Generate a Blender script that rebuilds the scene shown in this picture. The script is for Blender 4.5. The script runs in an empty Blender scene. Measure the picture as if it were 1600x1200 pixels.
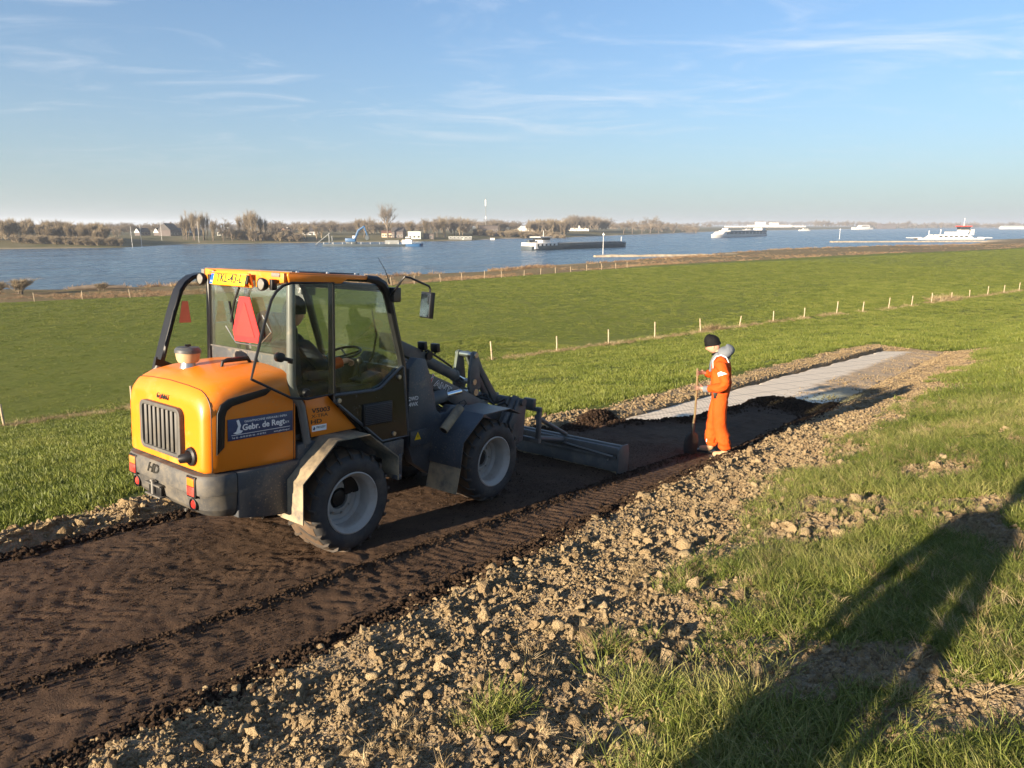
import bpy, bmesh, math, random
import numpy as np
from mathutils import Vector, Matrix, Euler, Quaternion

scene = bpy.context.scene
COL = scene.collection
R = math.radians

# ------------------------------------------------------------------ camera
cam_data = bpy.data.cameras.new('camera')
cam = bpy.data.objects.new('camera', cam_data)
COL.objects.link(cam)
cam.location = (0, 0, 2.8)
cam.rotation_euler = (R(90 - 12.6), 0, 0)
cam_data.sensor_width = 36.0
cam_data.lens = 24.98
cam_data.clip_start = 0.05
cam_data.clip_end = 20000
scene.camera = cam

# ------------------------------------------------------------------ light
SUN_EL, SUN_AZ = 13.2, 225.5          # degrees; azimuth clockwise from +Y
world = bpy.data.worlds.new('World')
scene.world = world
world.use_nodes = True
wt = world.node_tree
wt.nodes.clear()
w_out = wt.nodes.new('ShaderNodeOutputWorld')
w_bg = wt.nodes.new('ShaderNodeBackground')
w_sky = wt.nodes.new('ShaderNodeTexSky')
w_sky.sky_type = 'NISHITA'
w_sky.sun_disc = False
w_sky.sun_elevation = R(SUN_EL)
w_sky.sun_rotation = R(SUN_AZ)
w_sky.altitude = 0
w_sky.air_density = 1.0
w_sky.dust_density = 0.25
w_sky.ozone_density = 3.0
w_bg.inputs['Strength'].default_value = 0.052
# thin cirrus: streaky noise on a flat layer above the place
w_tc = wt.nodes.new('ShaderNodeTexCoord')
w_sep = wt.nodes.new('ShaderNodeSeparateXYZ')
wt.links.new(w_tc.outputs['Generated'], w_sep.inputs[0])
def wmath(op, a=None, b=None, c=None, clamp=False):
    n = wt.nodes.new('ShaderNodeMath'); n.operation = op; n.use_clamp = clamp
    for i, v in enumerate((a, b, c)):
        if v is None: continue
        if isinstance(v, (int, float)): n.inputs[i].default_value = v
        else: wt.links.new(v, n.inputs[i])
    return n.outputs[0]
zc = wmath('MAXIMUM', w_sep.outputs[2], 0.02)
zc = wmath('ADD', zc, 0.06)
cx = wmath('DIVIDE', w_sep.outputs[0], zc)
cy = wmath('DIVIDE', w_sep.outputs[1], zc)
w_comb = wt.nodes.new('ShaderNodeCombineXYZ')
wt.links.new(cx, w_comb.inputs[0]); wt.links.new(cy, w_comb.inputs[1])
w_map = wt.nodes.new('ShaderNodeMapping')
w_map.inputs['Rotation'].default_value = (0, 0, R(-47))
w_map.inputs['Scale'].default_value = (0.75, 1.2, 1)
w_map.inputs['Location'].default_value = (1.1, 4.2, 0)
wt.links.new(w_comb.outputs[0], w_map.inputs[0])
w_n1 = wt.nodes.new('ShaderNodeTexNoise')
w_n1.inputs['Scale'].default_value = 1.15; w_n1.inputs['Detail'].default_value = 7
w_n1.inputs['Roughness'].default_value = 0.62; w_n1.inputs['Distortion'].default_value = 1.6
wt.links.new(w_map.outputs[0], w_n1.inputs['Vector'])
w_n2 = wt.nodes.new('ShaderNodeTexNoise')
w_n2.inputs['Scale'].default_value = 0.33; w_n2.inputs['Detail'].default_value = 2
wt.links.new(w_comb.outputs[0], w_n2.inputs['Vector'])
w_cov = wmath('MULTIPLY_ADD', w_n2.outputs['Fac'], 0.55, -0.27)
w_d = wmath('ADD', w_n1.outputs['Fac'], w_cov)
w_d = wmath('MULTIPLY_ADD', w_d, 2.5, -1.17, clamp=True)
w_d = wmath('POWER', w_d, 1.5)
w_d = wmath('MULTIPLY', w_d, 0.75)
w_d = wmath('MULTIPLY', w_d, wmath('MULTIPLY_ADD', w_sep.outputs[2], 12.0, -0.5, clamp=True))
w_mix = wt.nodes.new('ShaderNodeMix'); w_mix.data_type = 'RGBA'
wt.links.new(w_d, w_mix.inputs[0])
w_tint = wt.nodes.new('ShaderNodeMix'); w_tint.data_type = 'RGBA'; w_tint.blend_type = 'MULTIPLY'
w_tint.inputs[0].default_value = 1.0; w_tint.inputs[7].default_value = (.83, .96, 1.08, 1)
wt.links.new(w_sky.outputs[0], w_tint.inputs[6])
wt.links.new(w_tint.outputs[2], w_mix.inputs[6])
w_mix.inputs[7].default_value = (6.6, 6.7, 6.9, 1)
# the low haze layer that pales the sky towards the horizon all round
w_h = wmath('EXPONENT', wmath('MULTIPLY', wmath('MAXIMUM', w_sep.outputs[2], 0.0), -5.4))
w_h = wmath('MULTIPLY', w_h, 0.85)
w_mix2 = wt.nodes.new('ShaderNodeMix'); w_mix2.data_type = 'RGBA'
wt.links.new(w_h, w_mix2.inputs[0])
wt.links.new(w_mix.outputs[2], w_mix2.inputs[6])
w_mix2.inputs[7].default_value = (2.2, 2.55, 2.82, 1)
wt.links.new(w_mix2.outputs[2], w_bg.inputs['Color'])
wt.links.new(w_bg.outputs[0], w_out.inputs[0])

sun_data = bpy.data.lights.new('sun', 'SUN')
sun_data.energy = 5.0
sun_data.angle = R(0.53)
sun_data.color = (1.0, 0.82, 0.60)
sun = bpy.data.objects.new('sun', sun_data)
COL.objects.link(sun)
sd = Vector((math.sin(R(SUN_AZ)) * math.cos(R(SUN_EL)), math.cos(R(SUN_AZ)) * math.cos(R(SUN_EL)), math.sin(R(SUN_EL))))
sun.rotation_euler = (-sd).to_track_quat('-Z', 'Y').to_euler()
sun.location = (-30, -30, 20)

vs = scene.view_settings
vs.view_transform = 'Standard'
vs.look = 'None'
vs.exposure = 1.85
vs.gamma = 1.0
vs.use_curve_mapping = False

# ------------------------------------------------------------------ helpers
def tag(o, label=None, cat=None, group=None, kind=None):
    if label: o['label'] = label
    if cat: o['category'] = cat
    if group: o['group'] = group
    if kind: o['kind'] = kind
    return o

def empty(name, loc=(0, 0, 0), rot=(0, 0, 0), parent=None):
    o = bpy.data.objects.new(name, None)
    o.empty_display_size = 0.2
    COL.objects.link(o)
    o.location = loc; o.rotation_euler = rot
    if parent: o.parent = parent
    return o

def link_mesh(name, me, mat=None, parent=None, smooth=False):
    o = bpy.data.objects.new(name, me)
    COL.objects.link(o)
    if mat is not None:
        for m in (mat if isinstance(mat, (list, tuple)) else [mat]):
            me.materials.append(m)
    if parent is not None: o.parent = parent
    if smooth:
        me.polygons.foreach_set('use_smooth', [True] * len(me.polygons))
    return o

def np_mesh(name, verts, faces, smooth=False):
    """verts (N,3), faces (M,k) numpy of equal-sided faces"""
    me = bpy.data.meshes.new(name)
    verts = np.ascontiguousarray(verts, dtype=np.float32)
    faces = np.ascontiguousarray(faces, dtype=np.int32)
    k = faces.shape[1]
    me.vertices.add(len(verts)); me.vertices.foreach_set('co', verts.ravel())
    me.loops.add(faces.size); me.loops.foreach_set('vertex_index', faces.ravel())
    me.polygons.add(len(faces))
    me.polygons.foreach_set('loop_start', np.arange(0, faces.size, k, dtype=np.int32))
    me.polygons.foreach_set('loop_total', np.full(len(faces), k, dtype=np.int32))
    if smooth: me.polygons.foreach_set('use_smooth', np.ones(len(faces), dtype=bool))
    me.update(calc_edges=True)
    return me

def grid_faces(nu, nv):
    i = np.arange(nu - 1)[:, None] * nv + np.arange(nv - 1)[None, :]
    i = i.ravel()
    return np.stack([i, i + nv, i + nv + 1, i + 1], 1)

class MB:
    """collects simple shapes and links them as one mesh object"""
    def __init__(self):
        self.v = []; self.f = []
    def add(self, vs_, fs_):
        b = len(self.v)
        self.v += [tuple(v) for v in vs_]
        self.f += [tuple(i + b for i in f) for f in fs_]
        return self
    def box(self, c, s, rot=None):
        M = Euler(rot).to_matrix() if rot is not None and not isinstance(rot, Matrix) else rot
        pts = []
        for dx in (-.5, .5):
            for dy in (-.5, .5):
                for dz in (-.5, .5):
                    p = Vector((dx * s[0], dy * s[1], dz * s[2]))
                    if M is not None: p = M @ p
                    pts.append(p + Vector(c))
        return self.add(pts, [(0, 1, 3, 2), (4, 6, 7, 5), (0, 4, 5, 1), (2, 3, 7, 6), (0, 2, 6, 4), (1, 5, 7, 3)])
    def tube(self, pts, r, n=8, cap=True, closed=False):
        pts = [Vector(p) for p in pts]
        rs = r if isinstance(r, (list, tuple)) else [r] * len(pts)
        N = len(pts)
        rings = []
        prev = None
        for i, p in enumerate(pts):
            a = pts[(i - 1) % N] if (i > 0 or closed) else p
            b = pts[(i + 1) % N] if (i < N - 1 or closed) else p
            t = (b - a)
            if t.length < 1e-9: t = Vector((0, 0, 1))
            t.normalize()
            if prev is None:
                ref = Vector((0, 0, 1)) if abs(t.z) < .9 else Vector((1, 0, 0))
                x = t.cross(ref).normalized()
            else:
                x = (prev - t * prev.dot(t))
                x = x.normalized() if x.length > 1e-6 else t.orthogonal().normalized()
            prev = x
            y = t.cross(x)
            rings.append([p + (x * math.cos(2 * math.pi * k / n) + y * math.sin(2 * math.pi * k / n)) * rs[i] for k in range(n)])
        vs_ = [v for rg in rings for v in rg]
        fs_ = []
        for i in range(N if closed else N - 1):
            j = (i + 1) % N
            for k in range(n):
                fs_.append((i * n + k, i * n + (k + 1) % n, j * n + (k + 1) % n, j * n + k))
        if cap and not closed:
            fs_.append(tuple(range(n - 1, -1, -1)))
            fs_.append(tuple(range((N - 1) * n, N * n)))
        return self.add(vs_, fs_)
    def cyl(self, a, b, r, n=16, r2=None):
        return self.tube([a, b], [r, r if r2 is None else r2], n)
    def prism(self, poly, axis, a0, a1):
        """poly: 2D points; extruded along axis ('x','y','z') from a0 to a1"""
        def mk(u, v, w):
            return {'y': (u, w, v), 'x': (w, u, v), 'z': (u, v, w)}[axis]
        n = len(poly)
        vs_ = [mk(u, v, a0) for u, v in poly] + [mk(u, v, a1) for u, v in poly]
        fs_ = [tuple(range(n)), tuple(range(2 * n - 1, n - 1, -1))]
        fs_ += [(i, i + n, (i + 1) % n + n, (i + 1) % n) for i in range(n)]
        return self.add(vs_, fs_)
    def strip(self, path, axis, a0, a1, th):
        """folded sheet: open 2D path thickened by th, extruded along axis"""
        P = [Vector(p) for p in path]
        off = []
        for i in range(len(P)):
            if i == 0: d = (P[1] - P[0])
            elif i == len(P) - 1: d = P[-1] - P[-2]
            else: d = (P[i] - P[i - 1]).normalized() + (P[i + 1] - P[i]).normalized()
            d.normalize()
            off.append(Vector((-d.y, d.x)) * th)
        for i in range(len(P) - 1):
            q = [P[i], P[i + 1], P[i + 1] + off[i + 1], P[i] + off[i]]
            self.prism([tuple(x) for x in q], axis, a0, a1)
        return self
    def lathe(self, prof, n=32, axis='y', c=(0, 0, 0), close=False):
        """prof: (radius, h) list revolved round an axis"""
        vs_ = []; fs_ = []
        c = Vector(c)
        for r, h in prof:
            for k in range(n):
                a = 2 * math.pi * k / n
                u, v = r * math.cos(a), r * math.sin(a)
                p = {'y': (u, h, v), 'x': (h, u, v), 'z': (u, v, h)}[axis]
                vs_.append(Vector(p) + c)
        m = len(prof)
        for i in range(m - 1 + (1 if close else 0)):
            j = (i + 1) % m
            for k in range(n):
                fs_.append((i * n + k, i * n + (k + 1) % n, j * n + (k + 1) % n, j * n + k))
        return self.add(vs_, fs_)
    def loft(self, rings, cap=True):
        n = len(rings[0]); vs_ = [p for rg in rings for p in rg]; fs_ = []
        for i in range(len(rings) - 1):
            for k in range(n):
                fs_.append((i * n + k, i * n + (k + 1) % n, (i + 1) * n + (k + 1) % n, (i + 1) * n + k))
        if cap:
            fs_.append(tuple(range(n - 1, -1, -1))); fs_.append(tuple(range((len(rings) - 1) * n, len(rings) * n)))
        return self.add(vs_, fs_)
    def mesh(self, name, bevel=0, seg=2, angle=30, smooth=None):
        me = bpy.data.meshes.new(name)
        me.from_pydata(self.v, [], self.f)
        bm = bmesh.new(); bm.from_mesh(me)
        bmesh.ops.remove_doubles(bm, verts=bm.verts, dist=1e-5)
        bmesh.ops.recalc_face_normals(bm, faces=bm.faces)
        if bevel:
            ed = [e for e in bm.edges if len(e.link_faces) == 2 and e.calc_face_angle(0) > R(angle)]
            bmesh.ops.bevel(bm, geom=ed, offset=bevel, segments=seg, affect='EDGES', profile=.5, clamp_overlap=True)
        sm = smooth if smooth is not None else True
        if sm:
            lim = R(40)
            for f in bm.faces: f.smooth = True
            for e in bm.edges:
                if len(e.link_faces) == 2: e.smooth = e.calc_face_angle(0) < lim
        bm.to_mesh(me); bm.free()
        return me
    def build(self, name, mat, parent=None, bevel=0, seg=2, smooth=None, angle=30):
        return link_mesh(name, self.mesh(name, bevel, seg, angle, smooth), mat, parent)

def copy_tree(o, parent=None):
    c = o.copy(); COL.objects.link(c)
    c.parent = parent
    for ch in o.children: copy_tree(ch, c)
    return c

def text_mesh(name, s, size, mat, parent, M, extrude=0.0015, bold=0.0, align='CENTER', shear=0, spacing=1.0, squash=1.0):
    """flat lettering; M is a 4x4 placing the text plane (x right, y up) in the parent's frame"""
    cu = bpy.data.curves.new(name, 'FONT')
    cu.body = s; cu.size = size; cu.extrude = extrude; cu.offset = bold
    cu.align_x = align; cu.align_y = 'CENTER'; cu.shear = shear; cu.space_character = spacing
    cu.resolution_u = 3
    t = bpy.data.objects.new(name, cu)
    COL.objects.link(t)
    dg = bpy.context.evaluated_depsgraph_get()
    me = bpy.data.meshes.new_from_object(t.evaluated_get(dg))
    bpy.data.objects.remove(t); bpy.data.curves.remove(cu)
    me.name = name
    me.transform(M @ Matrix.Diagonal((squash, 1, 1, 1)))
    me.materials.clear()
    return link_mesh(name, me, mat, parent)

# ------------------------------------------------------------------ numpy noise
def _hash(ix, iy, seed):
    h = (ix.astype(np.int64) * 374761393 + iy.astype(np.int64) * 668265263 + seed * 974634777) & 0xFFFFFFFF
    h = ((h ^ (h >> 13)) * 1274126177) & 0xFFFFFFFF
    h = h ^ (h >> 16)
    return (h & 0xFFFFFF) / float(0xFFFFFF)
def vnoise(x, y, seed=0):
    x = np.asarray(x, float); y = np.asarray(y, float)
    ix = np.floor(x); iy = np.floor(y); fx = x - ix; fy = y - iy
    fx = fx * fx * (3 - 2 * fx); fy = fy * fy * (3 - 2 * fy)
    a = _hash(ix, iy, seed); b = _hash(ix + 1, iy, seed); c = _hash(ix, iy + 1, seed); d = _hash(ix + 1, iy + 1, seed)
    return (a * (1 - fx) + b * fx) * (1 - fy) + (c * (1 - fx) + d * fx) * fy
def fbm(x, y, scale, octv=4, seed=0, gain=.5):
    s = 0; a = 1; tot = 0
    for o in range(octv):
        s = s + a * vnoise(x * scale, y * scale, seed + o * 17); tot += a
        a *= gain; scale *= 2.03
    return s / tot
def sstep(a, b, x):
    t = np.clip((x - a) / (b - a), 0, 1)
    return t * t * (3 - 2 * t)

# ------------------------------------------------------------------ material factory
class NT:
    def __init__(self, name):
        self.m = bpy.data.materials.new(name); self.m.use_nodes = True
        self.t = self.m.node_tree
        self.b = self.t.nodes['Principled BSDF']
        self.o = self.t.nodes['Material Output']
        self._co = None
    def n(self, typ, **k):
        nd = self.t.nodes.new(typ)
        for a, v in k.items(): setattr(nd, a, v)
        return nd
    def link(self, a, b): self.t.links.new(a, b)
    def co(self):
        if self._co is None: self._co = self.n('ShaderNodeTexCoord').outputs['Object']
        return self._co
    def mapping(self, scale=(1, 1, 1), rot=(0, 0, 0), src=None):
        m = self.n('ShaderNodeMapping')
        m.inputs['Scale'].default_value = scale; m.inputs['Rotation'].default_value = rot
        self.link(src or self.co(), m.inputs[0]); return m.outputs[0]
    def noise(self, scale, detail=3, rough=.55, vec=None, dist=0):
        nd = self.n('ShaderNodeTexNoise')
        nd.inputs['Scale'].default_value = scale; nd.inputs['Detail'].default_value = detail
        nd.inputs['Roughness'].default_value = rough; nd.inputs['Distortion'].default_value = dist
        self.link(vec or self.co(), nd.inputs['Vector']); return nd.outputs['Fac']
    def math(self, op, a, b=None, c=None, clamp=False):
        nd = self.n('ShaderNodeMath', operation=op, use_clamp=clamp)
        for i, v in enumerate((a, b, c)):
            if v is None: continue
            if isinstance(v, (int, float)): nd.inputs[i].default_value = v
            else: self.link(v, nd.inputs[i])
        return nd.outputs[0]
    def ramp(self, fac, stops):
        nd = self.n('ShaderNodeValToRGB'); cr = nd.color_ramp
        while len(cr.elements) < len(stops): cr.elements.new(.5)
        for e, (p, c) in zip(cr.elements, stops):
            e.position = p; e.color = (*c, 1) if len(c) == 3 else c
        self.link(fac, nd.inputs[0]); return nd.outputs[0]
    def mix(self, fac, a, b, mode='MIX'):
        nd = self.n('ShaderNodeMix', data_type='RGBA', blend_type=mode)
        for i, v in ((0, fac), (6, a), (7, b)):
            if isinstance(v, (int, float)): nd.inputs[i].default_value = v
            elif isinstance(v, tuple): nd.inputs[i].default_value = (*v, 1) if len(v) == 3 else v
            else: self.link(v, nd.inputs[i])
        return nd.outputs[2]
    def bump(self, h, strength=.3, dist=.02, prev=None):
        nd = self.n('ShaderNodeBump')
        nd.inputs['Strength'].default_value = strength; nd.inputs['Distance'].default_value = dist
        self.link(h, nd.inputs['Height'])
        if prev is not None: self.link(prev, nd.inputs['Normal'])
        return nd.outputs[0]
    def set(self, **k):
        names = dict(color='Base Color', rough='Roughness', metal='Metallic', normal='Normal', spec='Specular IOR Level', ior='IOR', trans='Transmission Weight', coat='Coat Weight', coatr='Coat Roughness', alpha='Alpha', sheen='Sheen Weight', sub='Subsurface Weight')
        for a, v in k.items():
            s = self.b.inputs[names[a]]
            if isinstance(v, (int, float)): s.default_value = v
            elif isinstance(v, tuple): s.default_value = (*v, 1) if len(v) == 3 else v
            else: self.link(v, s)
        return self

def simple_mat(name, col, rough=.5, metal=0, var=.15, vscale=6, bump=0, bscale=40, spec=.5, dirt=None, dirt_amt=.5, dirt_scale=3, coat=0, speck=0):
    t = NT(name)
    n1 = t.noise(vscale, 4)
    lo = tuple(max(0, c * (1 - var)) for c in col); hi = tuple(min(1, c * (1 + var)) for c in col)
    c = t.ramp(n1, [(.3, lo), (.7, hi)])
    r = rough
    if dirt:
        d = t.noise(dirt_scale, 6, .65)
        d = t.math('MULTIPLY_ADD', d, 3.2, -1.6 - .9 + dirt_amt * 1.8, clamp=True)
        d = t.math('MULTIPLY', d, .85)
        c = t.mix(d, c, dirt)
        r = t.math('MULTIPLY_ADD', d, .9 - rough, rough)
    if speck:
        sp_ = t.math('MULTIPLY_ADD', t.noise(55, 3, .7), 9.0, -9.0 * (.70 - .12 * speck), clamp=True)
        sp_ = t.math('MULTIPLY', sp_, t.math('MULTIPLY_ADD', t.noise(2.6, 3), 3.0, -1.1, clamp=True))
        c = t.mix(sp_, c, dirt or (.2, .15, .1))
    t.set(color=c, rough=r, metal=metal, spec=spec, coat=coat)
    if bump:
        t.set(normal=t.bump(t.noise(bscale, 4), bump, .01))
    return t.m
# ------------------------------------------------------------------ the lie of the land
# p runs down the ramp, q across it (positive towards the dike crown); s runs along the river, t towards it
RX, RY = .616, .788
def to_pq(x, y): return RX * x + RY * y, RY * x - RX * y
def to_xy(p, q): return RX * p + RY * q, RY * p - RX * q
AX, AY = .804, .595
def st_xy(s, t): return AX * s - AY * t, AY * s + AX * t
FIELD_Z, WATER_Z = -5.2, -7.5
def ramp_z(p, q): return .321 - .07688 * p + .00783 * q
def base_z(p, q):
    """dike slope with the ramp cut in it, no small relief"""
    p = np.asarray(p, float); q = np.asarray(q, float)
    T = ramp_z(p, np.clip(q, -6.9, -3.5))
    up = .25 * np.clip(q + 3.5, 0, 6.0)
    qf = (.267 * p - 33.9) / .964
    k = np.clip((T + 5.2) / np.maximum(-6.9 - qf, 1), .03, .205)
    dn = k * np.minimum(q + 6.9, 0)
    z = T + up + dn
    m = FIELD_Z - .12
    w = .35
    z = m + w * np.logaddexp(0, np.clip((z - m) / w, -40, 400))
    return z
def rim(p): return np.interp(p, [8.0, 11.5], [0, .72])
def dirt_mask(p, q):
    """1 where the soil lies bare beside the track"""
    n = fbm(p, q, .9, 3, 5) - .5
    n2 = fbm(p, q, 3.1, 2, 9) - .5
    edge = -1.85 + 1.15 * np.exp(-((p - 2.2) / 2.3) ** 2)
    r = 1 - sstep(edge - .45, edge + .55, q + n * 1.7 + n2 * .9)
    lf = sstep(-7.75, -7.3, q - rim(p) + n * .5)
    bare = sstep(.565, .66, fbm(p, q, 1.25, 3, 15)) * (q > -2.6) * (1 - sstep(7, 13, p)) * .9
    ln = 1 - sstep(33.5, 34.6, p + n * 2)
    return np.maximum(r, bare) * lf * ln
def strip_mask(p, q):
    return sstep(-6.75, -6.6, q - rim(p)) * (1 - sstep(-3.75, -3.6, q)) * (1 - sstep(32.5, 33.5, p))
def berm(p, q):
    n = fbm(p, q, 1.7, 3, 31)
    a = np.exp(-((q + 3.28) / .22) ** 2) * (.03 + .07 * n)
    b = np.exp(-((q - rim(p) + 7.0) / .26) ** 2) * (.01 + .15 * n) * (1 - .78 * sstep(5, 9, p))
    return (a + b) * (1 - sstep(32, 34, p))
def ground_z(p, q):
    z = base_z(p, q)
    d = dirt_mask(p, q)
    st = strip_mask(p, q)
    lump = (fbm(p, q, 7.5, 4, 71, .65) - .45) * .085 + (fbm(p, q, 1.6, 2, 73) - .5) * .08
    grassy = (fbm(p, q, 1.1, 3, 77) - .5) * .07 + (fbm(p, q, .25, 2, 78) - .5) * .10
    near = np.exp(-np.maximum(0, np.abs(q + 5) - 3) / 14)
    z = z + berm(p, q) + (1 - st) * (d * lump + (1 - d) * grassy * near) - st * .26
    return z

def spacing(lo, hi, dense, d0, grow, dmax):
    """line positions, step d0 inside `dense`, growing outside it"""
    a, b = dense
    xs = list(np.arange(a, b, d0))
    d = d0; x = xs[-1]
    while x < hi:
        d = min(d * grow, dmax); x += d; xs.append(x)
    d = d0; x = a; left = []
    while x > lo:
        d = min(d * grow, dmax); x -= d; left.append(x)
    return np.array(left[::-1] + xs)

def sheet(name, us, vs_, fn, smooth=True):
    U, V = np.meshgrid(us, vs_, indexing='ij')
    X, Y, Z = fn(U, V)
    return np_mesh(name, np.stack([X.ravel(), Y.ravel(), Z.ravel()], 1), grid_faces(len(us), len(vs_)), smooth)

# ---- materials of the ground
def grass_ground_mat(name, near=True):
    t = NT(name)
    n1 = t.noise(.35, 4); n2 = t.noise(3.0, 4, .65); n3 = t.noise(38, 3, .7)
    n4 = t.noise(.06, 3)
    c = t.ramp(n2, [(.28, (.079, .102, .015)), (.52, (.121, .147, .024)), (.75, (.158, .176, .036))])
    c2 = t.ramp(n3, [(.3, (.5, .55, .5)), (.7, (1.35, 1.3, 1.2))])
    c = t.mix(.85, c, c2, 'MULTIPLY')
    c = t.mix(t.math('MULTIPLY_ADD', n1, 1.6, -.62, clamp=True), c, (.165, .170, .036))
    c = t.mix(t.math('MULTIPLY_ADD', n4, 2.0, -.85, clamp=True), c, (.112, .138, .018))
    t.set(color=c, rough=.85, spec=.12)
    h = t.math('ADD', n3, t.math('MULTIPLY', n2, .8))
    t.set(normal=t.bump(h, .9, .09))
    return t
# dike slope: grass, bare soil where the 'dirt' attribute says so
t = grass_ground_mat('dike_ground')
base_c = t.b.inputs['Base Color'].links[0].from_socket
at = t.n('ShaderNodeAttribute', attribute_name='dirt')
dn1 = t.noise(9, 5, .65); dn2 = t.noise(60, 3, .6)
dc = t.ramp(dn1, [(.25, (.20, .146, .089)), (.5, (.325, .245, .152)), (.75, (.42, .328, .21))])
dc = t.mix(.5, dc, t.ramp(dn2, [(.3, (.6, .6, .6)), (.7, (1.3, 1.3, 1.3))]), 'MULTIPLY')
fac = t.math('MULTIPLY_ADD', at.outputs['Fac'], 1.0, t.math('MULTIPLY_ADD', dn1, .8, -.4))
fac = t.math('MULTIPLY_ADD', fac, 3.0, -1.0, clamp=True)
t.set(color=t.mix(fac, base_c, dc))
M_DIKE = t.m

us = spacing(-9, 116, (.3, 11), .045, 1.035, 2.2)
vs_ = spacing(-46, 6, (-8.0, -.2), .045, 1.05, .9)
def dike_fn(P, Q):
    x, y = to_xy(P, Q); return x, y, ground_z(P, Q)
me = sheet('dike_slope', us, vs_, dike_fn)
U, V = np.meshgrid(us, vs_, indexing='ij')
at = me.attributes.new('dirt', 'FLOAT', 'POINT')
at.data.foreach_set('value', np.maximum(dirt_mask(U, V), strip_mask(U, V)).ravel().astype(np.float32))
tag(link_mesh('dike_slope', me, M_DIKE), kind='structure')

# ---- the dark soil spread on the ramp
M_SOIL = NT('dark_topsoil')
t = M_SOIL
n1 = t.noise(4, 5, .6); n2 = t.noise(90, 4, .65); n3 = t.noise(1.1, 3)
c = t.ramp(n1, [(.3, (.056, .0335, .0205)), (.7, (.094, .058, .036))])
c = t.mix(t.math('MULTIPLY_ADD', n3, 1.5, -.6, clamp=True), c, (.115, .073, .045))
c = t.mix(.5, c, t.ramp(n2, [(.3, (.65, .65, .65)), (.7, (1.35, 1.3, 1.25))]), 'MULTIPLY')
t.set(color=c, rough=.9, spec=.18, normal=t.bump(t.math('ADD', t.math('ADD', n2, t.noise(260, 2)), t.math('MULTIPLY', t.noise(34, 4, .7), 1.4)), .6, .020))
M_SOIL = t.m
def soil_edge_left(p):      # where the new layer ends towards the river
    return np.interp(p, [-6, 8.6, 9.6, 10.9, 11.4, 14.1, 15.0, 15.6], [-6.62, -6.55, -6.30, -5.75, -5.28, -5.12, -4.5, -3.9])
def bars(u, v, lane, half, pitch, slant, seed):
    """lug prints in a wheel lane: slanted bars with a gap in the middle"""
    w = (v - lane)
    ph = (u + np.abs(w) * slant) / pitch
    wob = fbm(u, v, 3.5, 3, seed) * .6
    b = .5 + .5 * np.cos(2 * np.pi * (ph + wob))
    m = sstep(half, half - .05, np.abs(w))
    return b ** 2 * m
def soil_z(p, q):
    T = ramp_z(p, q)
    z = T + (fbm(p, q, 1.3, 3, 41) - .5) * .018 + (fbm(p, q, 10, 4, 43, .7) - .5) * .022
    # the middle ridge left by the blade
    rc = -4.49 + .047 * p + (fbm(p, p * 0 + 3, .9, 2, 44) - .5) * .08
    rd = np.abs(q - rc)
    lum = fbm(p, q, 9, 3, 45, .65)
    z = z + np.exp(-(rd / .06) ** 2) * (.010 + .050 * np.clip(lum - .25, 0, 1)) * (1 - sstep(8.5, 10.5, p))
    z = z - .016 * np.exp(-((q - rc + .12) / .07) ** 2)
    # wheel lanes and lug prints
    behind = 1 - sstep(5.2, 6.2, p)
    fade = .15 + 1.1 * sstep(.3, .7, fbm(p, q, 1.6, 3, 46))
    for lane, half, pitch, sl, sg in ((-4.86, .19, .115, .9, 1), (-6.05, .20, .115, .9, 2)):
        z = z - bars(p, q, lane, half, pitch, sl, 47 + sg) * .0065 * behind * fade
    z = z - bars(p, q, -5.42, .22, .14, -.7, 53) * .007 * (1 - sstep(2.2, 3.4, p)) * fade
    # older prints and blade chatter in the strip next to the clods
    lane2 = sstep(-4.28, -4.2, q) * sstep(-3.55, -3.62, q)
    z = z - lane2 * (.5 + .5 * np.cos(2 * np.pi * ((p - q * .25) / .105 + vnoise(p * 2, q * 2, 59) * .7))) * .007 * sstep(2.4, 5, p)
    z = z - bars(p, q, -3.93, .19, .15, .8, 55) * .006 * (1 - sstep(3.4, 5.0, p)) * fade
    z = z - lane2 * .012
    # fine drag lines
    z = z + (vnoise(p * .6, q * 26, 61) - .5) * .008 * sstep(5, 7, p)
    # rough patches trodden loose
    pa = sstep(.52, .66, fbm(p, q, 1.1, 2, 63))
    z = z + pa * (fbm(p, q, 11, 3, 65, .7) - .5) * .03
    # loose crumbly edge against the clods, and the drop at the left rim
    ed = sstep(-3.72, -3.50, q)
    z = z + ed * (.03 + .09 * np.clip(fbm(p, q, 8, 3, 66, .65) - .3, 0, 1))
    le = soil_edge_left(p) + (fbm(p, p * 0, 2.2, 3, 67) - .5) * .3
    inside = sstep(0.0, .16, q - le)
    heap = np.exp(-((q - le - .22) / .17) ** 2) * sstep(8.7, 10, p) * (.02 + .06 * fbm(p, q, 4, 3, 68))
    z = z + heap
    # end heap
    pe = 15.35 + (fbm(q, q * 0, 1.5, 2, 69) - .5) * .7 - np.clip(-q - 4.2, 0, 9) * .5
    hd = pe - p
    z = z + np.exp(-((hd - .5) / .45) ** 2) * (.05 + .07 * fbm(p, q, 3.5, 3, 70))
    z = z + np.exp(-(((p - 10.55) / .55) ** 2 + ((q + 6.35) / .22) ** 2)) * (.07 + .09 * fbm(p, q, 5, 3, 72))
    inside2 = sstep(0.0, .22, hd)
    keep = np.maximum(inside, np.exp(-(((p - 10.55) / .7) ** 2 + ((q + 6.35) / .3) ** 2)) ** .5)
    keep = np.where(p < 9.2, np.maximum(keep, sstep(-6.72, -6.62, q)), keep)
    return T - .20 + (z - T + .20) * np.clip(keep, 0, 1) * inside2
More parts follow.
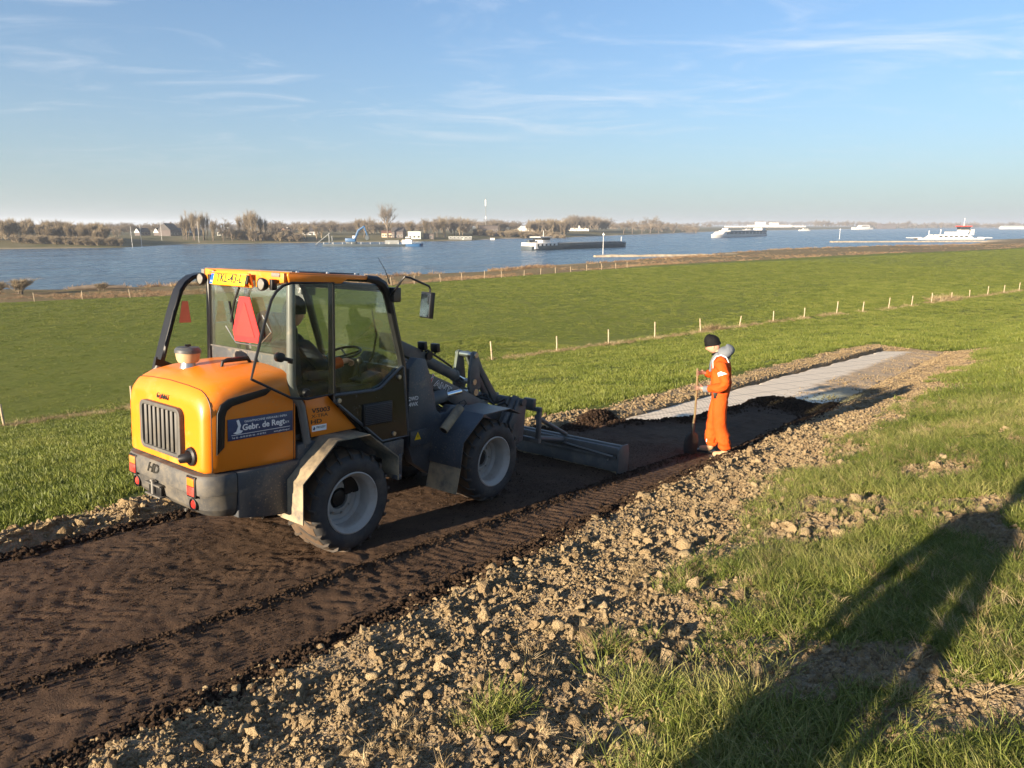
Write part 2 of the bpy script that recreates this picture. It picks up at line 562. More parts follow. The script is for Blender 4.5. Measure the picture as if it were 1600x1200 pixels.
us = np.concatenate([spacing(-5, .6, (.2, .6), .024, 1.05, .12), np.arange(.624, 8.0, .024), np.arange(8.0, 16.2, .036)])
vs_ = np.arange(-6.78, -3.42, .024)
me = sheet('topsoil_layer', us, vs_, lambda P, Q: (*to_xy(P, Q), soil_z(P, Q)))
tag(link_mesh('topsoil_track', me, M_SOIL), kind='structure')

# ---- pale grid mat laid under the soil further down the ramp
t = NT('paving_grid')
mp = t.mapping((1, 1, 1), (0, 0, R(-38.0)))
sx = t.n('ShaderNodeSeparateXYZ'); t.link(mp, sx.inputs[0])
def tri_wave(s_, per, off=0):
    f = t.math('FRACT', t.math('MULTIPLY_ADD', s_, 1 / per, off))
    return t.math('ABSOLUTE', t.math('SUBTRACT', f, .5))
gx = tri_wave(sx.outputs[0], .105); gy = tri_wave(sx.outputs[1], .105)
hole = t.math('MULTIPLY', t.math('LESS_THAN', gx, .27), t.math('LESS_THAN', gy, .27))
bx = tri_wave(sx.outputs[0], .84); by = tri_wave(sx.outputs[1], .63)
joint = t.math('MAXIMUM', t.math('LESS_THAN', bx, .014), t.math('LESS_THAN', by, .018))
n1 = t.noise(1.3, 5, .6); n2 = t.noise(30, 3)
c = t.ramp(n2, [(.3, (.72, .605, .455)), (.7, (.88, .77, .60))])
c = t.mix(t.math('MULTIPLY', hole, .55), c, (.30, .245, .175))
c = t.mix(t.math('MULTIPLY', joint, .7), c, (.12, .10, .07))
at = t.n('ShaderNodeAttribute', attribute_name='sand')
sf = t.math('MULTIPLY_ADD', n1, 1.6, -.8)
sf = t.math('ADD', sf, t.math('MULTIPLY_ADD', at.outputs['Fac'], 2.0, -.35))
sf = t.math('MULTIPLY_ADD', sf, 1.6, -.35, clamp=True)
sand = t.ramp(t.noise(14, 5, .65), [(.3, (.34, .245, .145)), (.7, (.50, .375, .24))])
c = t.mix(sf, c, sand)
hh = t.math('MULTIPLY', t.math('SUBTRACT', 1.0, hole), t.math('SUBTRACT', 1.0, sf))
t.set(color=c, rough=.85, spec=.2, normal=t.bump(t.math('ADD', hh, t.math('MULTIPLY', n2, .5)), .5, .02))
M_GRID = t.m
us = np.concatenate([np.arange(8.2, 20, .06), np.arange(20, 34, .12)]); vs_ = np.arange(-6.6, -2.9, .06)
def grid_fn(P, Q):
    x, y = to_xy(P, Q)
    le = -6.22 + .02 * (P - 9) + (fbm(P, P * 0, 1.3, 2, 81) - .5) * .15
    ri = -3.35 - .012 * (P - 15) + (fbm(P, P * 0, .8, 2, 82) - .5) * .5
    far = 33.2 - np.clip(-Q - 4.5, 0, 3) * .8 + (fbm(Q, Q * 0, 1, 2, 83) - .5)
    ins = sstep(-.05, .12, Q - le) * sstep(-.1, .25, ri - Q) * sstep(-.2, .5, far - P)
    sandy = sstep(15, 19, P) * sstep(-5.3, -4.3, Q)
    z = ramp_z(P, Q) - .035 + sandy * (fbm(P, Q, 5, 4, 84, .6) - .45) * .07
    ins = ins * sstep(.18, .34, fbm(P, Q, 2.6, 3, 86) + .5 * sstep(.0, .5, Q - le) * sstep(0, .8, ri - Q))
    under = (P < 15.0) * sstep(.25, .45, Q - soil_edge_left(P))
    return x, y, z - .22 * (1 - ins) - .12 * under
me = sheet('paving_grid', us, vs_, grid_fn)
U, V = np.meshgrid(us, vs_, indexing='ij')
sand = sstep(14.5, 20, U) * sstep(-5.35, -4.2, V) + .8 * sstep(-3.9, -3.4, V) + .35 * sstep(29, 32, U) * 0
at = me.attributes.new('sand', 'FLOAT', 'POINT'); at.data.foreach_set('value', np.clip(sand, 0, 1).ravel().astype(np.float32))
tag(link_mesh('paving_grid', me, M_GRID), 'pale grid paving strip running down the ramp beyond the dark soil', 'paving')

# ---- floodplain meadow, river bank, river bed in one sheet
def water_edge(s):
    return np.interp(s, [-200, 2, 10, 24, 68, 98, 128, 160, 193, 230, 269, 346, 380, 410, 520, 560, 640, 900, 2600], [142, 138, 134, 132, 131, 133, 143, 150, 158, 170, 181, 181, 172, 162, 190, 208, 214, 240, 300])
def field_edge(s):
    return np.interp(s, [-200, 0, 45, 108, 200, 298, 420, 900, 2600], [96, 93, 88, 101, 104, 100, 120, 150, 200])
def meadow_z(s, t_):
    we = water_edge(s) + (fbm(s, t_ * 0, .05, 3, 91) - .5) * 6
    fe = field_edge(s)
    f = np.clip((t_ - fe) / np.maximum(we - fe, 5), 0, None)
    z = FIELD_Z - (WATER_Z * -1 + FIELD_Z - .35) * np.clip(f, 0, 1) ** .75
    hum = sstep(0, .15, f) * (1 - sstep(.8, 1.0, f))
    z = z + hum * (fbm(s, t_, .12, 4, 92) - .5) * .6 + (1 - hum) * (fbm(s, t_, .05, 3, 93) - .5) * .22
    z = z - np.clip((t_ - we) / 6, 0, 1) * 2.2
    return z
t = grass_ground_mat('meadow_grass')
bc = t.b.inputs['Base Color'].links[0].from_socket
at = t.n('ShaderNodeAttribute', attribute_name='bank')
nb = t.noise(.28, 5, .65); nb2 = t.noise(2.4, 4, .7)
dry = t.ramp(nb2, [(.28, (.085, .058, .030)), (.5, (.165, .120, .062)), (.74, (.27, .205, .115))])
dry = t.mix(t.math('MULTIPLY_ADD', nb, 3, -1.35, clamp=True), dry, (.115, .115, .035))
f = t.math('MULTIPLY_ADD', t.math('ADD', at.outputs['Fac'], t.math('MULTIPLY_ADD', nb, .9, -.45)), 3, -1, clamp=True)
at2 = t.n('ShaderNodeAttribute', attribute_name='sandy')
c = t.mix(f, bc, dry)
c = t.mix(at2.outputs['Fac'], c, (.36, .28, .18))
t.set(color=c)
M_MEADOW = t.m
us = spacing(-420, 2600, (-70, 130), .75, 1.03, 30)
vs_ = np.concatenate([np.arange(27, 86, 1.2), np.arange(86, 190, .8), np.arange(191, 320, 6)])
me = sheet('meadow', us, vs_, lambda S, Tt: (*st_xy(S, Tt), meadow_z(S, Tt)))
U, V = np.meshgrid(us, vs_, indexing='ij')
fe = field_edge(U) + (fbm(U, V * .2, .09, 3, 95) - .5) * 7
at = me.attributes.new('bank', 'FLOAT', 'POINT'); at.data.foreach_set('value', sstep(-1.5, 2.5, V - fe).ravel().astype(np.float32))
we = water_edge(U)
sa = sstep(-7, -2, V - we) * (sstep(380, 420, U) * .8 + .35 * (fbm(U, V, .04, 2, 96) > .5))
at = me.attributes.new('sandy', 'FLOAT', 'POINT'); at.data.foreach_set('value', np.clip(sa, 0, 1).ravel().astype(np.float32))
tag(link_mesh('meadow', me, M_MEADOW), kind='structure')

# ---- river
t = NT('river_water')
mpw = t.mapping((1, 1, 1), (0, 0, R(-36.5)))
m1 = t.n('ShaderNodeMapping'); m1.inputs['Scale'].default_value = (.8, 1.0, 1); t.link(mpw, m1.inputs[0])
wv0 = t.noise(.07, 3, .6, m1.outputs[0], .8)
wv1 = t.noise(.32, 3, .6, m1.outputs[0], .5)
wv2 = t.noise(1.5, 3, .6, m1.outputs[0], .4)
h = t.math('ADD', t.math('MULTIPLY', wv0, 2.2), t.math('ADD', t.math('MULTIPLY', wv1, .9), t.math('MULTIPLY', wv2, .28)))
m2 = t.n('ShaderNodeMapping'); m2.inputs['Scale'].default_value = (.030, .075, 1); t.link(mpw, m2.inputs[0])
big = t.noise(1.0, 4, .65, m2.outputs[0], .6)  # streaks from ripple reflections, put into base colour as well as roughness
t.set(color=t.ramp(big, [(.36, (.010, .040, .080)), (.66, (.085, .140, .185))]), rough=t.math('MULTIPLY_ADD', big, .5, -.02, clamp=True), ior=1.333, spec=.5, normal=t.bump(h, 1.0, 1.0))
M_WATER = t.m
us = spacing(-900, 9000, (-100, 200), 20, 1.2, 600); vs_ = spacing(100, 4200, (110, 400), 20, 1.25, 400)
me = sheet('river', us, vs_, lambda S, Tt: (*st_xy(S, Tt), S * 0 + WATER_Z))
tag(link_mesh('river', me, M_WATER), kind='structure')

# ---- far bank
def far_edge(s):
    return np.interp(s, [-900, -60, 8, 53, 74, 95, 128, 181, 221, 279, 339, 419, 588, 872, 1250, 1750, 2108, 2600, 3200, 9000], [398, 390, 384, 373, 398, 425, 418, 416, 408, 413, 458, 473, 558, 710, 860, 1000, 1090, 1200, 1290, 2200])
def far_z(s, t_):
    d = t_ - far_edge(s) - (fbm(s, s * 0, .02, 3, 97) - .5) * 12
    z = WATER_Z - 1.2 + np.clip(d / 9, -.5, 1) * 1.6
    z = z + sstep(8, 45, d) * 1.6 + sstep(45, 60, d) * 1.0 + (fbm(s, t_, .03, 3, 98) - .5) * .7 * sstep(3, 30, d)
    return z
t = NT('far_bank_ground')
at = t.n('ShaderNodeAttribute', attribute_name='sandy')
c = t.ramp(t.noise(.06, 5, .65), [(.3, (.055, .066, .022)), (.5, (.110, .098, .046)), (.7, (.155, .130, .070))])
c = t.mix(at.outputs['Fac'], c, (.40, .33, .235))
t.set(color=c, rough=.9, spec=.1)
us = spacing(-900, 9000, (-60, 320), 4, 1.05, 80)
dv = np.concatenate([np.arange(-14, 70, 2.0), spacing(70, 3000, (70, 71), 4, 1.15, 300)])
def far_fn(S, D):
    Tt = far_edge(S) + D
    return (*st_xy(S, Tt), far_z(S, Tt))
me = sheet('far_bank', us, dv, far_fn)
U, V = np.meshgrid(us, dv, indexing='ij')
sa = (1 - sstep(6, 12, V + (fbm(U, V, .05, 2, 99) - .5) * 10)) * (.35 + .65 * (fbm(U, V * 0, .018, 2, 100) > .45))
at = me.attributes.new('sandy', 'FLOAT', 'POINT'); at.data.foreach_set('value', sa.ravel().astype(np.float32))
tag(link_mesh('far_bank', me, t.m), kind='structure')
# ------------------------------------------------------------------ scattered cover (clods, grass): one stuff object each, real instances
def scatter_tree(name, protos):
    src = bpy.data.collections.new(name + '_source')
    for o in protos:
        if o.name in COL.objects: COL.objects.unlink(o)
        src.objects.link(o)
    ng = bpy.data.node_groups.new(name, 'GeometryNodeTree')
    ng.interface.new_socket('Geometry', in_out='INPUT', socket_type='NodeSocketGeometry')
    ng.interface.new_socket('Geometry', in_out='OUTPUT', socket_type='NodeSocketGeometry')
    gi = ng.nodes.new('NodeGroupInput'); go = ng.nodes.new('NodeGroupOutput')
    ci = ng.nodes.new('GeometryNodeCollectionInfo')
    ci.inputs['Collection'].default_value = src
    ci.inputs['Separate Children'].default_value = True
    ci.inputs['Reset Children'].default_value = True
    ip = ng.nodes.new('GeometryNodeInstanceOnPoints')
    ip.inputs['Pick Instance'].default_value = True
    def attr(nm, typ):
        a = ng.nodes.new('GeometryNodeInputNamedAttribute'); a.data_type = typ
        a.inputs['Name'].default_value = nm
        return a.outputs['Attribute']
    ng.links.new(gi.outputs[0], ip.inputs['Points'])
    ng.links.new(ci.outputs[0], ip.inputs['Instance'])
    ng.links.new(attr('idx', 'INT'), ip.inputs['Instance Index'])
    e2r = ng.nodes.new('FunctionNodeEulerToRotation')
    ng.links.new(attr('rot', 'FLOAT_VECTOR'), e2r.inputs[0])
    ng.links.new(e2r.outputs[0], ip.inputs['Rotation'])
    ng.links.new(attr('scl', 'FLOAT_VECTOR'), ip.inputs['Scale'])
    ng.links.new(ip.outputs[0], go.inputs[0])
    return ng

def scatter(name, ng, nproto, P, rot, scl, rng, label, cat, idx=None):
    me = bpy.data.meshes.new(name)
    n = len(P)
    me.vertices.add(n); me.vertices.foreach_set('co', np.ascontiguousarray(P, np.float32).ravel())
    a = me.attributes.new('rot', 'FLOAT_VECTOR', 'POINT'); a.data.foreach_set('vector', np.ascontiguousarray(rot, np.float32).ravel())
    if np.ndim(scl) == 1: scl = np.repeat(scl[:, None], 3, 1)
    a = me.attributes.new('scl', 'FLOAT_VECTOR', 'POINT'); a.data.foreach_set('vector', np.ascontiguousarray(scl, np.float32).ravel())
    if idx is None: idx = rng.integers(0, nproto, n)
    a = me.attributes.new('idx', 'INT', 'POINT'); a.data.foreach_set('value', np.ascontiguousarray(idx, np.int32))
    me.update()
    o = bpy.data.objects.new(name, me); COL.objects.link(o)
    m = o.modifiers.new('scatter', 'NODES'); m.node_group = ng
    return tag(o, label, cat, kind='stuff')

# ---- clods
def clod_mesh(seed, sub=2, rough=.34, flat=.75):
    bm = bmesh.new(); bmesh.ops.create_icosphere(bm, subdivisions=sub, radius=1)
    rg = random.Random(seed)
    ax = [Vector((rg.gauss(0, 1), rg.gauss(0, 1), rg.gauss(0, 1))).normalized() for _ in range(9)]
    cut = [rg.uniform(.55, .95) for _ in ax]
    off = rg.random() * 50
    for v in bm.verts:
        d = v.co.normalized(); r = 1.0
        for a, c in zip(ax, cut):
            k = d.dot(a)
            if k > .05: r = min(r, c / k)
        x, y, z = d * 2.1
        n = float(vnoise(np.array([x + off + z * .7]), np.array([y - z * .9 + off]), seed)[0]) - .5
        n2 = float(vnoise(np.array([x * 2.6 + off + z * 1.7]), np.array([y * 2.6 - z * 2.3]), seed + 3)[0]) - .5
        v.co = d * r * (1 + rough * n + rough * .8 * n2)
        v.co.z *= flat
    me = bpy.data.meshes.new('clod'); bm.to_mesh(me); bm.free()
    me.polygons.foreach_set('use_smooth', [sub > 1 and seed % 3 == 0] * len(me.polygons))
    return me
def clod_mat(name, c0, c1, c2):
    t = NT(name)
    oi = t.n('ShaderNodeObjectInfo')
    n1 = t.noise(1.6, 4, .65); n2 = t.noise(7, 3, .7)
    f = t.math('ADD', t.math('MULTIPLY', oi.outputs['Random'], .55), t.math('MULTIPLY', n1, .5))
    c = t.ramp(f, [(.2, c0), (.5, c1), (.85, c2)])
    t.set(color=c, rough=.92, spec=.1, normal=t.bump(t.math('ADD', n2, n1), .7, .25))
    return t.m
M_CLOD = clod_mat('dry_clay', (.24, .170, .094), (.39, .287, .162), (.50, .39, .232))
M_DCLOD = clod_mat('dark_crumb', (.034, .021, .013), (.056, .035, .0225), (.092, .060, .039))
def protos(meshes, mat):
    out = []
    for i, me in enumerate(meshes):
        me.materials.clear(); me.materials.append(mat)
        out.append(bpy.data.objects.new('source', me))
    return out
NG_CLOD = scatter_tree('clods', protos([clod_mesh(i, 2, .55, .62) for i in range(7)] + [clod_mesh(20 + i, 1, .5) for i in range(3)], M_CLOD))
NG_DCLOD = scatter_tree('crumbs', protos([clod_mesh(40 + i) for i in range(4)] + [clod_mesh(50 + i, 1, .5) for i in range(2)], M_DCLOD))
rng = np.random.default_rng(7)
def rnd_rot(n, tilt=3.2): return np.stack([rng.uniform(-tilt, tilt, n), rng.uniform(-tilt, tilt, n), rng.uniform(0, 6.28, n)], 1)
def region(n, p0, p1, q0, q1): return rng.uniform(p0, p1, n), rng.uniform(q0, q1, n)
def put(p, q, zf, lift=0):
    x, y = to_xy(p, q); return np.stack([x, y, zf(p, q) + lift], 1)
Ps, Ss = [], []
def clods(n, reg, smin, smax, power=2.2, mask=None, sink=.25):
    p, q = region(n, *reg)
    k = dirt_mask(p, q) * (1 - strip_mask(p, q)) > rng.random(n) * .9 + .05
    if mask is not None: k &= mask(p, q) > rng.random(n)
    cl = fbm(p, q, 1.2, 3, 111)
    k &= cl > rng.random(n) * .55
    p, q = p[k], q[k]
    s = (smin + (smax - smin) * rng.random(len(p)) ** power) * .88
    P = put(p, q, ground_z); P[:, 2] += s * (.28 - (sink + .12) * rng.random(len(p)))
    Ps.append(P); Ss.append(s)
clods(150000, (.2, 9, -3.75, .4), .004, .014, 1.5)
clods(34000, (.2, 12, -3.75, .4), .010, .026, 2.0)
clods(5200, (.2, 14, -3.7, 0), .02, .05, 2.4)
clods(420, (.4, 12, -3.4, -.6), .045, .085, 2.0)
clods(46000, (9, 35, -3.75, -1.4), .008, .026, 1.6)
clods(1500, (9, 35, -3.7, -1.4), .02, .05, 2)
clods(26000, (-4, 14, -7.7, -5.9), .008, .04, 2.0)
clods(520, (-4, 10, -7.5, -6.65), .03, .095, 2.2)
clods(22000, (14, 35, -7.2, -5.0), .008, .035, 1.6)
n = 9000
p, q = region(n, 15.5, 33.2, -5.0, -3.1)
k = sstep(-5.2, -3.6, q) * sstep(.35, .6, fbm(p, q, 1.0, 3, 117)) > rng.random(n)
p, q = p[k], q[k]; sz_ = .006 + .02 * rng.random(len(p)) ** 2
P = put(p, q, lambda a, b: ramp_z(a, b) - .03); P[:, 2] += sz_ * .2
Ps.append(P); Ss.append(sz_)
P = np.concatenate(Ps); S = np.concatenate(Ss)
an = np.stack([S * rng.uniform(.8, 1.25, len(S)), S * rng.uniform(.8, 1.25, len(S)), S * rng.uniform(.7, 1.1, len(S))], 1)
scatter('soil_clods', NG_CLOD, 10, P, rnd_rot(len(P)), an, rng, 'dry light brown clods of clay heaped along both sides of the dark track', 'clods')
# dark crumbs on the edge of the new soil, on the ridge and the heaps
Ps, Ss = [], []
def crumbs(p, q, s, zf=soil_z):
    P = put(p, q, zf); P[:, 2] += s * .3
    Ps.append(P); Ss.append(s)
n = 26000
p = rng.uniform(-.5, 15.2, n); q = -3.50 + rng.normal(0, .085, n)
crumbs(p, q, .005 + .022 * rng.random(n) ** 2.2, lambda a, b: np.maximum(soil_z(a, np.minimum(b, -3.45)), ground_z(a, b) * (b > -3.62) + (b <= -3.62) * -9))
n = 5500
p = rng.uniform(-1, 9.5, n); q = -4.49 + .047 * p + rng.normal(0, .045, n)
crumbs(p, q, .003 + .014 * rng.random(n) ** 2.2)
n = 9000
p = rng.uniform(-3, 9.5, n); q = -6.62 + rng.normal(0, .06, n)
crumbs(p, q, .006 + .03 * rng.random(n) ** 2)
n = 7000
p = rng.uniform(9.0, 15.3, n); q = soil_edge_left(p) + .15 + rng.normal(0, .12, n)
crumbs(p, q, .006 + .026 * rng.random(n) ** 2)
n = 3000
p = 10.55 + rng.normal(0, .4, n); q = -6.35 + rng.normal(0, .16, n)
crumbs(p, q, .008 + .03 * rng.random(n) ** 2)
n = 5000
p = 14.8 + rng.normal(0, .35, n); q = rng.uniform(-5.0, -3.4, n)
crumbs(p, q, .008 + .03 * rng.random(n) ** 2)
n = 9000
p, q = region(n, -1, 9, -6.6, -3.6)
k = fbm(p, q, 1.3, 3, 121) > .5 + .25 * rng.random(n)
crumbs(p[k], q[k], .003 + .010 * rng.random(k.sum()) ** 2)
n = 60000
p, q = region(n, -.5, 9.5, -6.6, -3.55)
k = .25 + 1.1 * sstep(.4, .65, fbm(p, q, 1.7, 3, 125)) > rng.random(n)
crumbs(p[k], q[k], .002 + .005 * rng.random(k.sum()) ** 2)
P = np.concatenate(Ps); S = np.concatenate(Ss)
scatter('soil_crumbs', NG_DCLOD, 6, P, rnd_rot(len(P)), S, rng, 'dark moist soil crumbs along the edges and ridge of the track', 'soil')

# ---- grass
def clump_mesh(seed, nb, rad, h0, h1, wid, lean, seg=3):
    rg = np.random.default_rng(seed)
    V = []; F = []
    for b in range(nb):
        a = rg.uniform(0, 6.283); rr = rad * math.sqrt(rg.random())
        x0, y0 = rr * math.cos(a), rr * math.sin(a)
        h = rg.uniform(h0, h1); w = wid * rg.uniform(.6, 1.2)
        la = a + rg.normal(0, .9); ln = h * lean * rg.uniform(.2, 1.3)
        fa = rg.uniform(0, 6.283); sx, sy = math.cos(fa) * w / 2, math.sin(fa) * w / 2
        base = len(V)
        for k in range(seg):
            u = k / seg
            ox = x0 + math.cos(la) * ln * u ** 1.7; oy = y0 + math.sin(la) * ln * u ** 1.7
            oz = h * u * (1 - .22 * lean * u)
            tw = 1 - .75 * u ** 1.5
            V.append((ox - sx * tw, oy - sy * tw, oz)); V.append((ox + sx * tw, oy + sy * tw, oz))
        V.append((x0 + math.cos(la) * ln, y0 + math.sin(la) * ln, h * (1 - .22 * lean)))
        for k in range(seg - 1):
            i = base + 2 * k
            F.append((i, i + 1, i + 3)); F.append((i, i + 3, i + 2))
        i = base + 2 * (seg - 1)
        F.append((i, i + 1, i + 2))
    return np_mesh('grass_clump', np.array(V), np.array(F), True)
def grass_mat(name, lo, mid, hi, tipdry=.25):
    t = NT(name)
    oi = t.n('ShaderNodeObjectInfo')
    tc = t.n('ShaderNodeTexCoord')
    wn = t.n('ShaderNodeTexNoise'); wn.inputs['Scale'].default_value = .5; wn.inputs['Detail'].default_value = 3
    geo = t.n('ShaderNodeNewGeometry'); t.link(geo.outputs['Position'], wn.inputs['Vector'])
    f = t.math('ADD', t.math('MULTIPLY', oi.outputs['Random'], .5), t.math('MULTIPLY_ADD', wn.outputs['Fac'], 1.0, -.25))
    bl = t.n('ShaderNodeTexNoise'); bl.inputs['Scale'].default_value = 45; t.link(tc.outputs['Object'], bl.inputs['Vector'])
    f = t.math('ADD', f, t.math('MULTIPLY_ADD', bl.outputs['Fac'], .9, -.45))
    c = t.ramp(f, [(.2, lo), (.5, mid), (.82, hi)])
    t.set(color=c, rough=.5, spec=.25)
    tr = t.n('ShaderNodeBsdfTranslucent'); t.link(c, tr.inputs[0])
    mx = t.n('ShaderNodeMixShader'); mx.inputs[0].default_value = .28
    t.link(t.b.outputs[0], mx.inputs[1]); t.link(tr.outputs[0], mx.inputs[2]); t.link(mx.outputs[0], t.o.inputs[0])
    return t.m
M_GRASS = grass_mat('grass_blade', (.072, .100, .016), (.148, .180, .034), (.30, .28, .10))
M_SHORT = grass_mat('grass_short', (.076, .101, .015), (.126, .156, .025), (.188, .199, .044))
M_DRY = grass_mat('grass_dry', (.20, .14, .07), (.36, .27, .14), (.50, .40, .24))
NG_TALL = scatter_tree('tall_grass', protos([clump_mesh(i, 26, .05, .035, .135, .0042, .95) for i in range(5)], M_GRASS))
NG_SHORT = scatter_tree('short_grass', protos([clump_mesh(60 + i, 46, .17, .035, .085, .013, .6, 2) for i in range(4)], M_SHORT))
NG_DRY = scatter_tree('dry_grass', protos([clump_mesh(80 + i, 46, .12, .12, .42, .011, 1.0) for i in range(4)], M_DRY))
def upright(n, tilt=.12): return np.stack([rng.normal(0, tilt, n), rng.normal(0, tilt, n), rng.uniform(0, 6.28, n)], 1)
Ps, Ss = [], []
def tall(n, reg, smin, smax, thin=0.0, sz=1.0):
    p, q = region(n, *reg)
    g = 1 - dirt_mask(p, q)
    cl = fbm(p, q, 1.6, 3, 131)
    k = g * sstep(.30 + thin, .58 + thin, cl + .16 * g) > rng.random(n)
    tuft = (dirt_mask(p, q) > .5) & (q > -1.95) & (fbm(p, q, 2.2, 2, 133) > .60) & (rng.random(n) < .5)
    k |= tuft
    k &= ~((q < -2.6) & (p < 33))
    p, q = p[k], q[k]
    s = (smin + (smax - smin) * rng.random(len(p))) * (.65 + .7 * fbm(p, q, .8, 2, 135))
    Ps.append(put(p, q, ground_z, -.006)); Ss.append(s * sz)
tall(8800, (.8, 5, -2.7, 1.2), .5, 1.25)
tall(13000, (4.5, 12, -2.7, 1.5), .55, 1.2)
tall(16000, (12, 34, -2.7, 2.0), .7, 1.3, -.1)
P = np.concatenate(Ps); S = np.concatenate(Ss)
scatter('slope_grass', NG_TALL, 5, P, upright(len(P)), np.stack([S, S, S * rng.uniform(.6, 1.05, len(S))], 1), rng, 'long tufted green grass on the dike slope right of the clods', 'grass')
Ps, Ss = [], []
def short(n, reg, smin, smax):
    p, q = region(n, *reg)
    k = (1 - dirt_mask(p, q)) * (1 - strip_mask(p, q)) > rng.random(n)
    k &= fbm(p, q, .9, 3, 141) > .22 + .3 * rng.random(n)
    p, q = p[k], q[k]
    Ps.append(put(p, q, lambda a, b: np.maximum(ground_z(a, b), FIELD_Z), -.005)); Ss.append(smin + (smax - smin) * rng.random(len(p)))
short(26000, (-4, 16, -16, -7.2), .6, 1.1)
short(30000, (-8, 40, -34, -7.0), .8, 1.5)
short(30000, (33, 112, -24, 4.0), 1.0, 1.9)
short(6000, (15, 34, -2.4, 2.0), .8, 1.3)
P = np.concatenate(Ps); S = np.concatenate(Ss)
scatter('meadow_slope_grass', NG_SHORT, 4, P, upright(len(P), .1), np.stack([S, S, S * rng.uniform(.6, 1.25, len(S))], 1), rng, 'short grazed grass on the dike slope between track and fence', 'grass')
n = 76000
s = np.concatenate([rng.uniform(-45, 150, n // 2), rng.uniform(-50, 340, n // 2)]); t_ = 33 + 63 * rng.random(n) ** 1.15
x, y = st_xy(s, t_)
P = np.stack([x, y, meadow_z(s, t_) - .01], 1)
dist = np.hypot(x, y)
sc = rng.uniform(.9, 1.6, len(P)) * np.clip(dist / 45, 1, 3.2)
k = t_ < field_edge(s) - 1
P, sc = P[k], sc[k]
scatter('field_grass', NG_SHORT, 4, P, upright(len(P), .08), np.stack([sc, sc, np.minimum(sc, 2.2) * rng.uniform(.35, .7, len(P))], 1), rng, 'short bright green grass of the flat meadow beyond the fence', 'grass')

n = 5200
p, q = region(n, .9, 22, -2.4, 1.4)
k = (fbm(p, q, 1.1, 3, 145) > .48) & (rng.random(n) > dirt_mask(p, q) * .6)
p, q = p[k], q[k]
S = rng.uniform(.16, .34, len(p))
scatter('dead_blades', NG_DRY, 4, put(p, q, ground_z, -.004), upright(len(p), .45), np.stack([S, S, S * .7], 1), rng, 'dead straw blades matted between the green grass on the slope', 'dry grass')
# ------------------------------------------------------------------ the wheel loader
DUST = (.30, .225, .14)
M_ORANGE = simple_mat('orange_paint', (.66, .178, .004), .42, var=.06, vscale=2, dirt=(.46, .25, .09), dirt_amt=.40, dirt_scale=2.6, coat=.2, speck=.8)
M_DGREY = simple_mat('dark_grey_paint', (.050, .055, .062), .45, var=.2, vscale=4, dirt=DUST, dirt_amt=.38, dirt_scale=5, bump=.08, bscale=60, speck=1)
M_DUSTY = simple_mat('dusty_bumper', (.058, .058, .058), .6, var=.2, dirt=(.145, .122, .085), dirt_amt=.6, dirt_scale=6, bump=.1, bscale=50, speck=1.2)
M_STEELDUST = simple_mat('dusty_fender', (.085, .080, .070), .6, var=.3, dirt=(.36, .28, .17), dirt_amt=.86, dirt_scale=7, bump=.15, bscale=50)
M_BLACK = simple_mat('black_plastic', (.010, .010, .011), .42, var=.2, dirt=(.09, .075, .055), dirt_amt=.12, spec=.35)
M_RUBBER = simple_mat('tyre_rubber', (.030, .030, .031), .75, var=.25, vscale=8, dirt=(.105, .088, .070), dirt_amt=.55, dirt_scale=5, bump=.25, bscale=50)
M_TREAD = simple_mat('mud_on_tread', (.085, .054, .031), .9, var=.25, vscale=8, dirt=(.125, .082, .047), dirt_amt=.5, dirt_scale=9, bump=.4, bscale=40)
M_LUG = simple_mat('lug_rubber', (.040, .034, .029), .8, var=.25, vscale=8, dirt=(.10, .068, .042), dirt_amt=.6, dirt_scale=9, bump=.3, bscale=40)
M_RIM = simple_mat('rim_paint', (.36, .345, .315), .5, var=.1, dirt=(.22, .175, .125), dirt_amt=.48, dirt_scale=6)
M_ARM = simple_mat('boom_paint', (.075, .078, .078), .5, var=.15, dirt=(.20, .175, .14), dirt_amt=.55, dirt_scale=4, bump=.08, bscale=50)
M_STEEL = simple_mat('bare_steel', (.45, .44, .42), .3, metal=.9, var=.1, dirt=(.2, .16, .11), dirt_amt=.3)
M_CHROME = simple_mat('chrome_rod', (.75, .75, .75), .12, metal=1, var=.03)
M_GRILLE = simple_mat('grille_grey', (.065, .064, .060), .6, var=.15, dirt=(.17, .145, .105), dirt_amt=.45, dirt_scale=8)
M_RED = simple_mat('red_lens', (.45, .02, .016), .3, var=.15, dirt=(.22, .12, .08), dirt_amt=.55)
M_AMBER = simple_mat('amber_lens', (.60, .16, .015), .3, var=.15, dirt=(.28, .17, .09), dirt_amt=.55)
M_REDPANEL = simple_mat('red_reflector', (.85, .035, .03), .35, var=.05)
M_REDRIM = simple_mat('red_rim', (.62, .03, .03), .3, var=.05)
M_YELLOW = simple_mat('plate_yellow', (.86, .52, .008), .35, var=.04)
M_BLUE = simple_mat('sign_blue', (.022, .040, .105), .4, var=.08, dirt=(.2, .18, .15), dirt_amt=.2)
M_EUBLUE = simple_mat('plate_blue', (.01, .09, .45), .4, var=.05)
M_WHITE = simple_mat('white_print', (.74, .74, .73), .45, var=.04)
M_INK = simple_mat('black_print', (.012, .011, .010), .45, var=.05)
M_LAMP = simple_mat('lamp_glass', (.17, .165, .15), .2, var=.1, dirt=(.3, .25, .2), dirt_amt=.3)
M_SEAT = simple_mat('seat_fabric', (.018, .020, .022), .85, var=.2)
M_BEIGE = simple_mat('dusty_bowl', (.36, .26, .15), .5, var=.15, dirt=(.4, .31, .2), dirt_amt=.5)
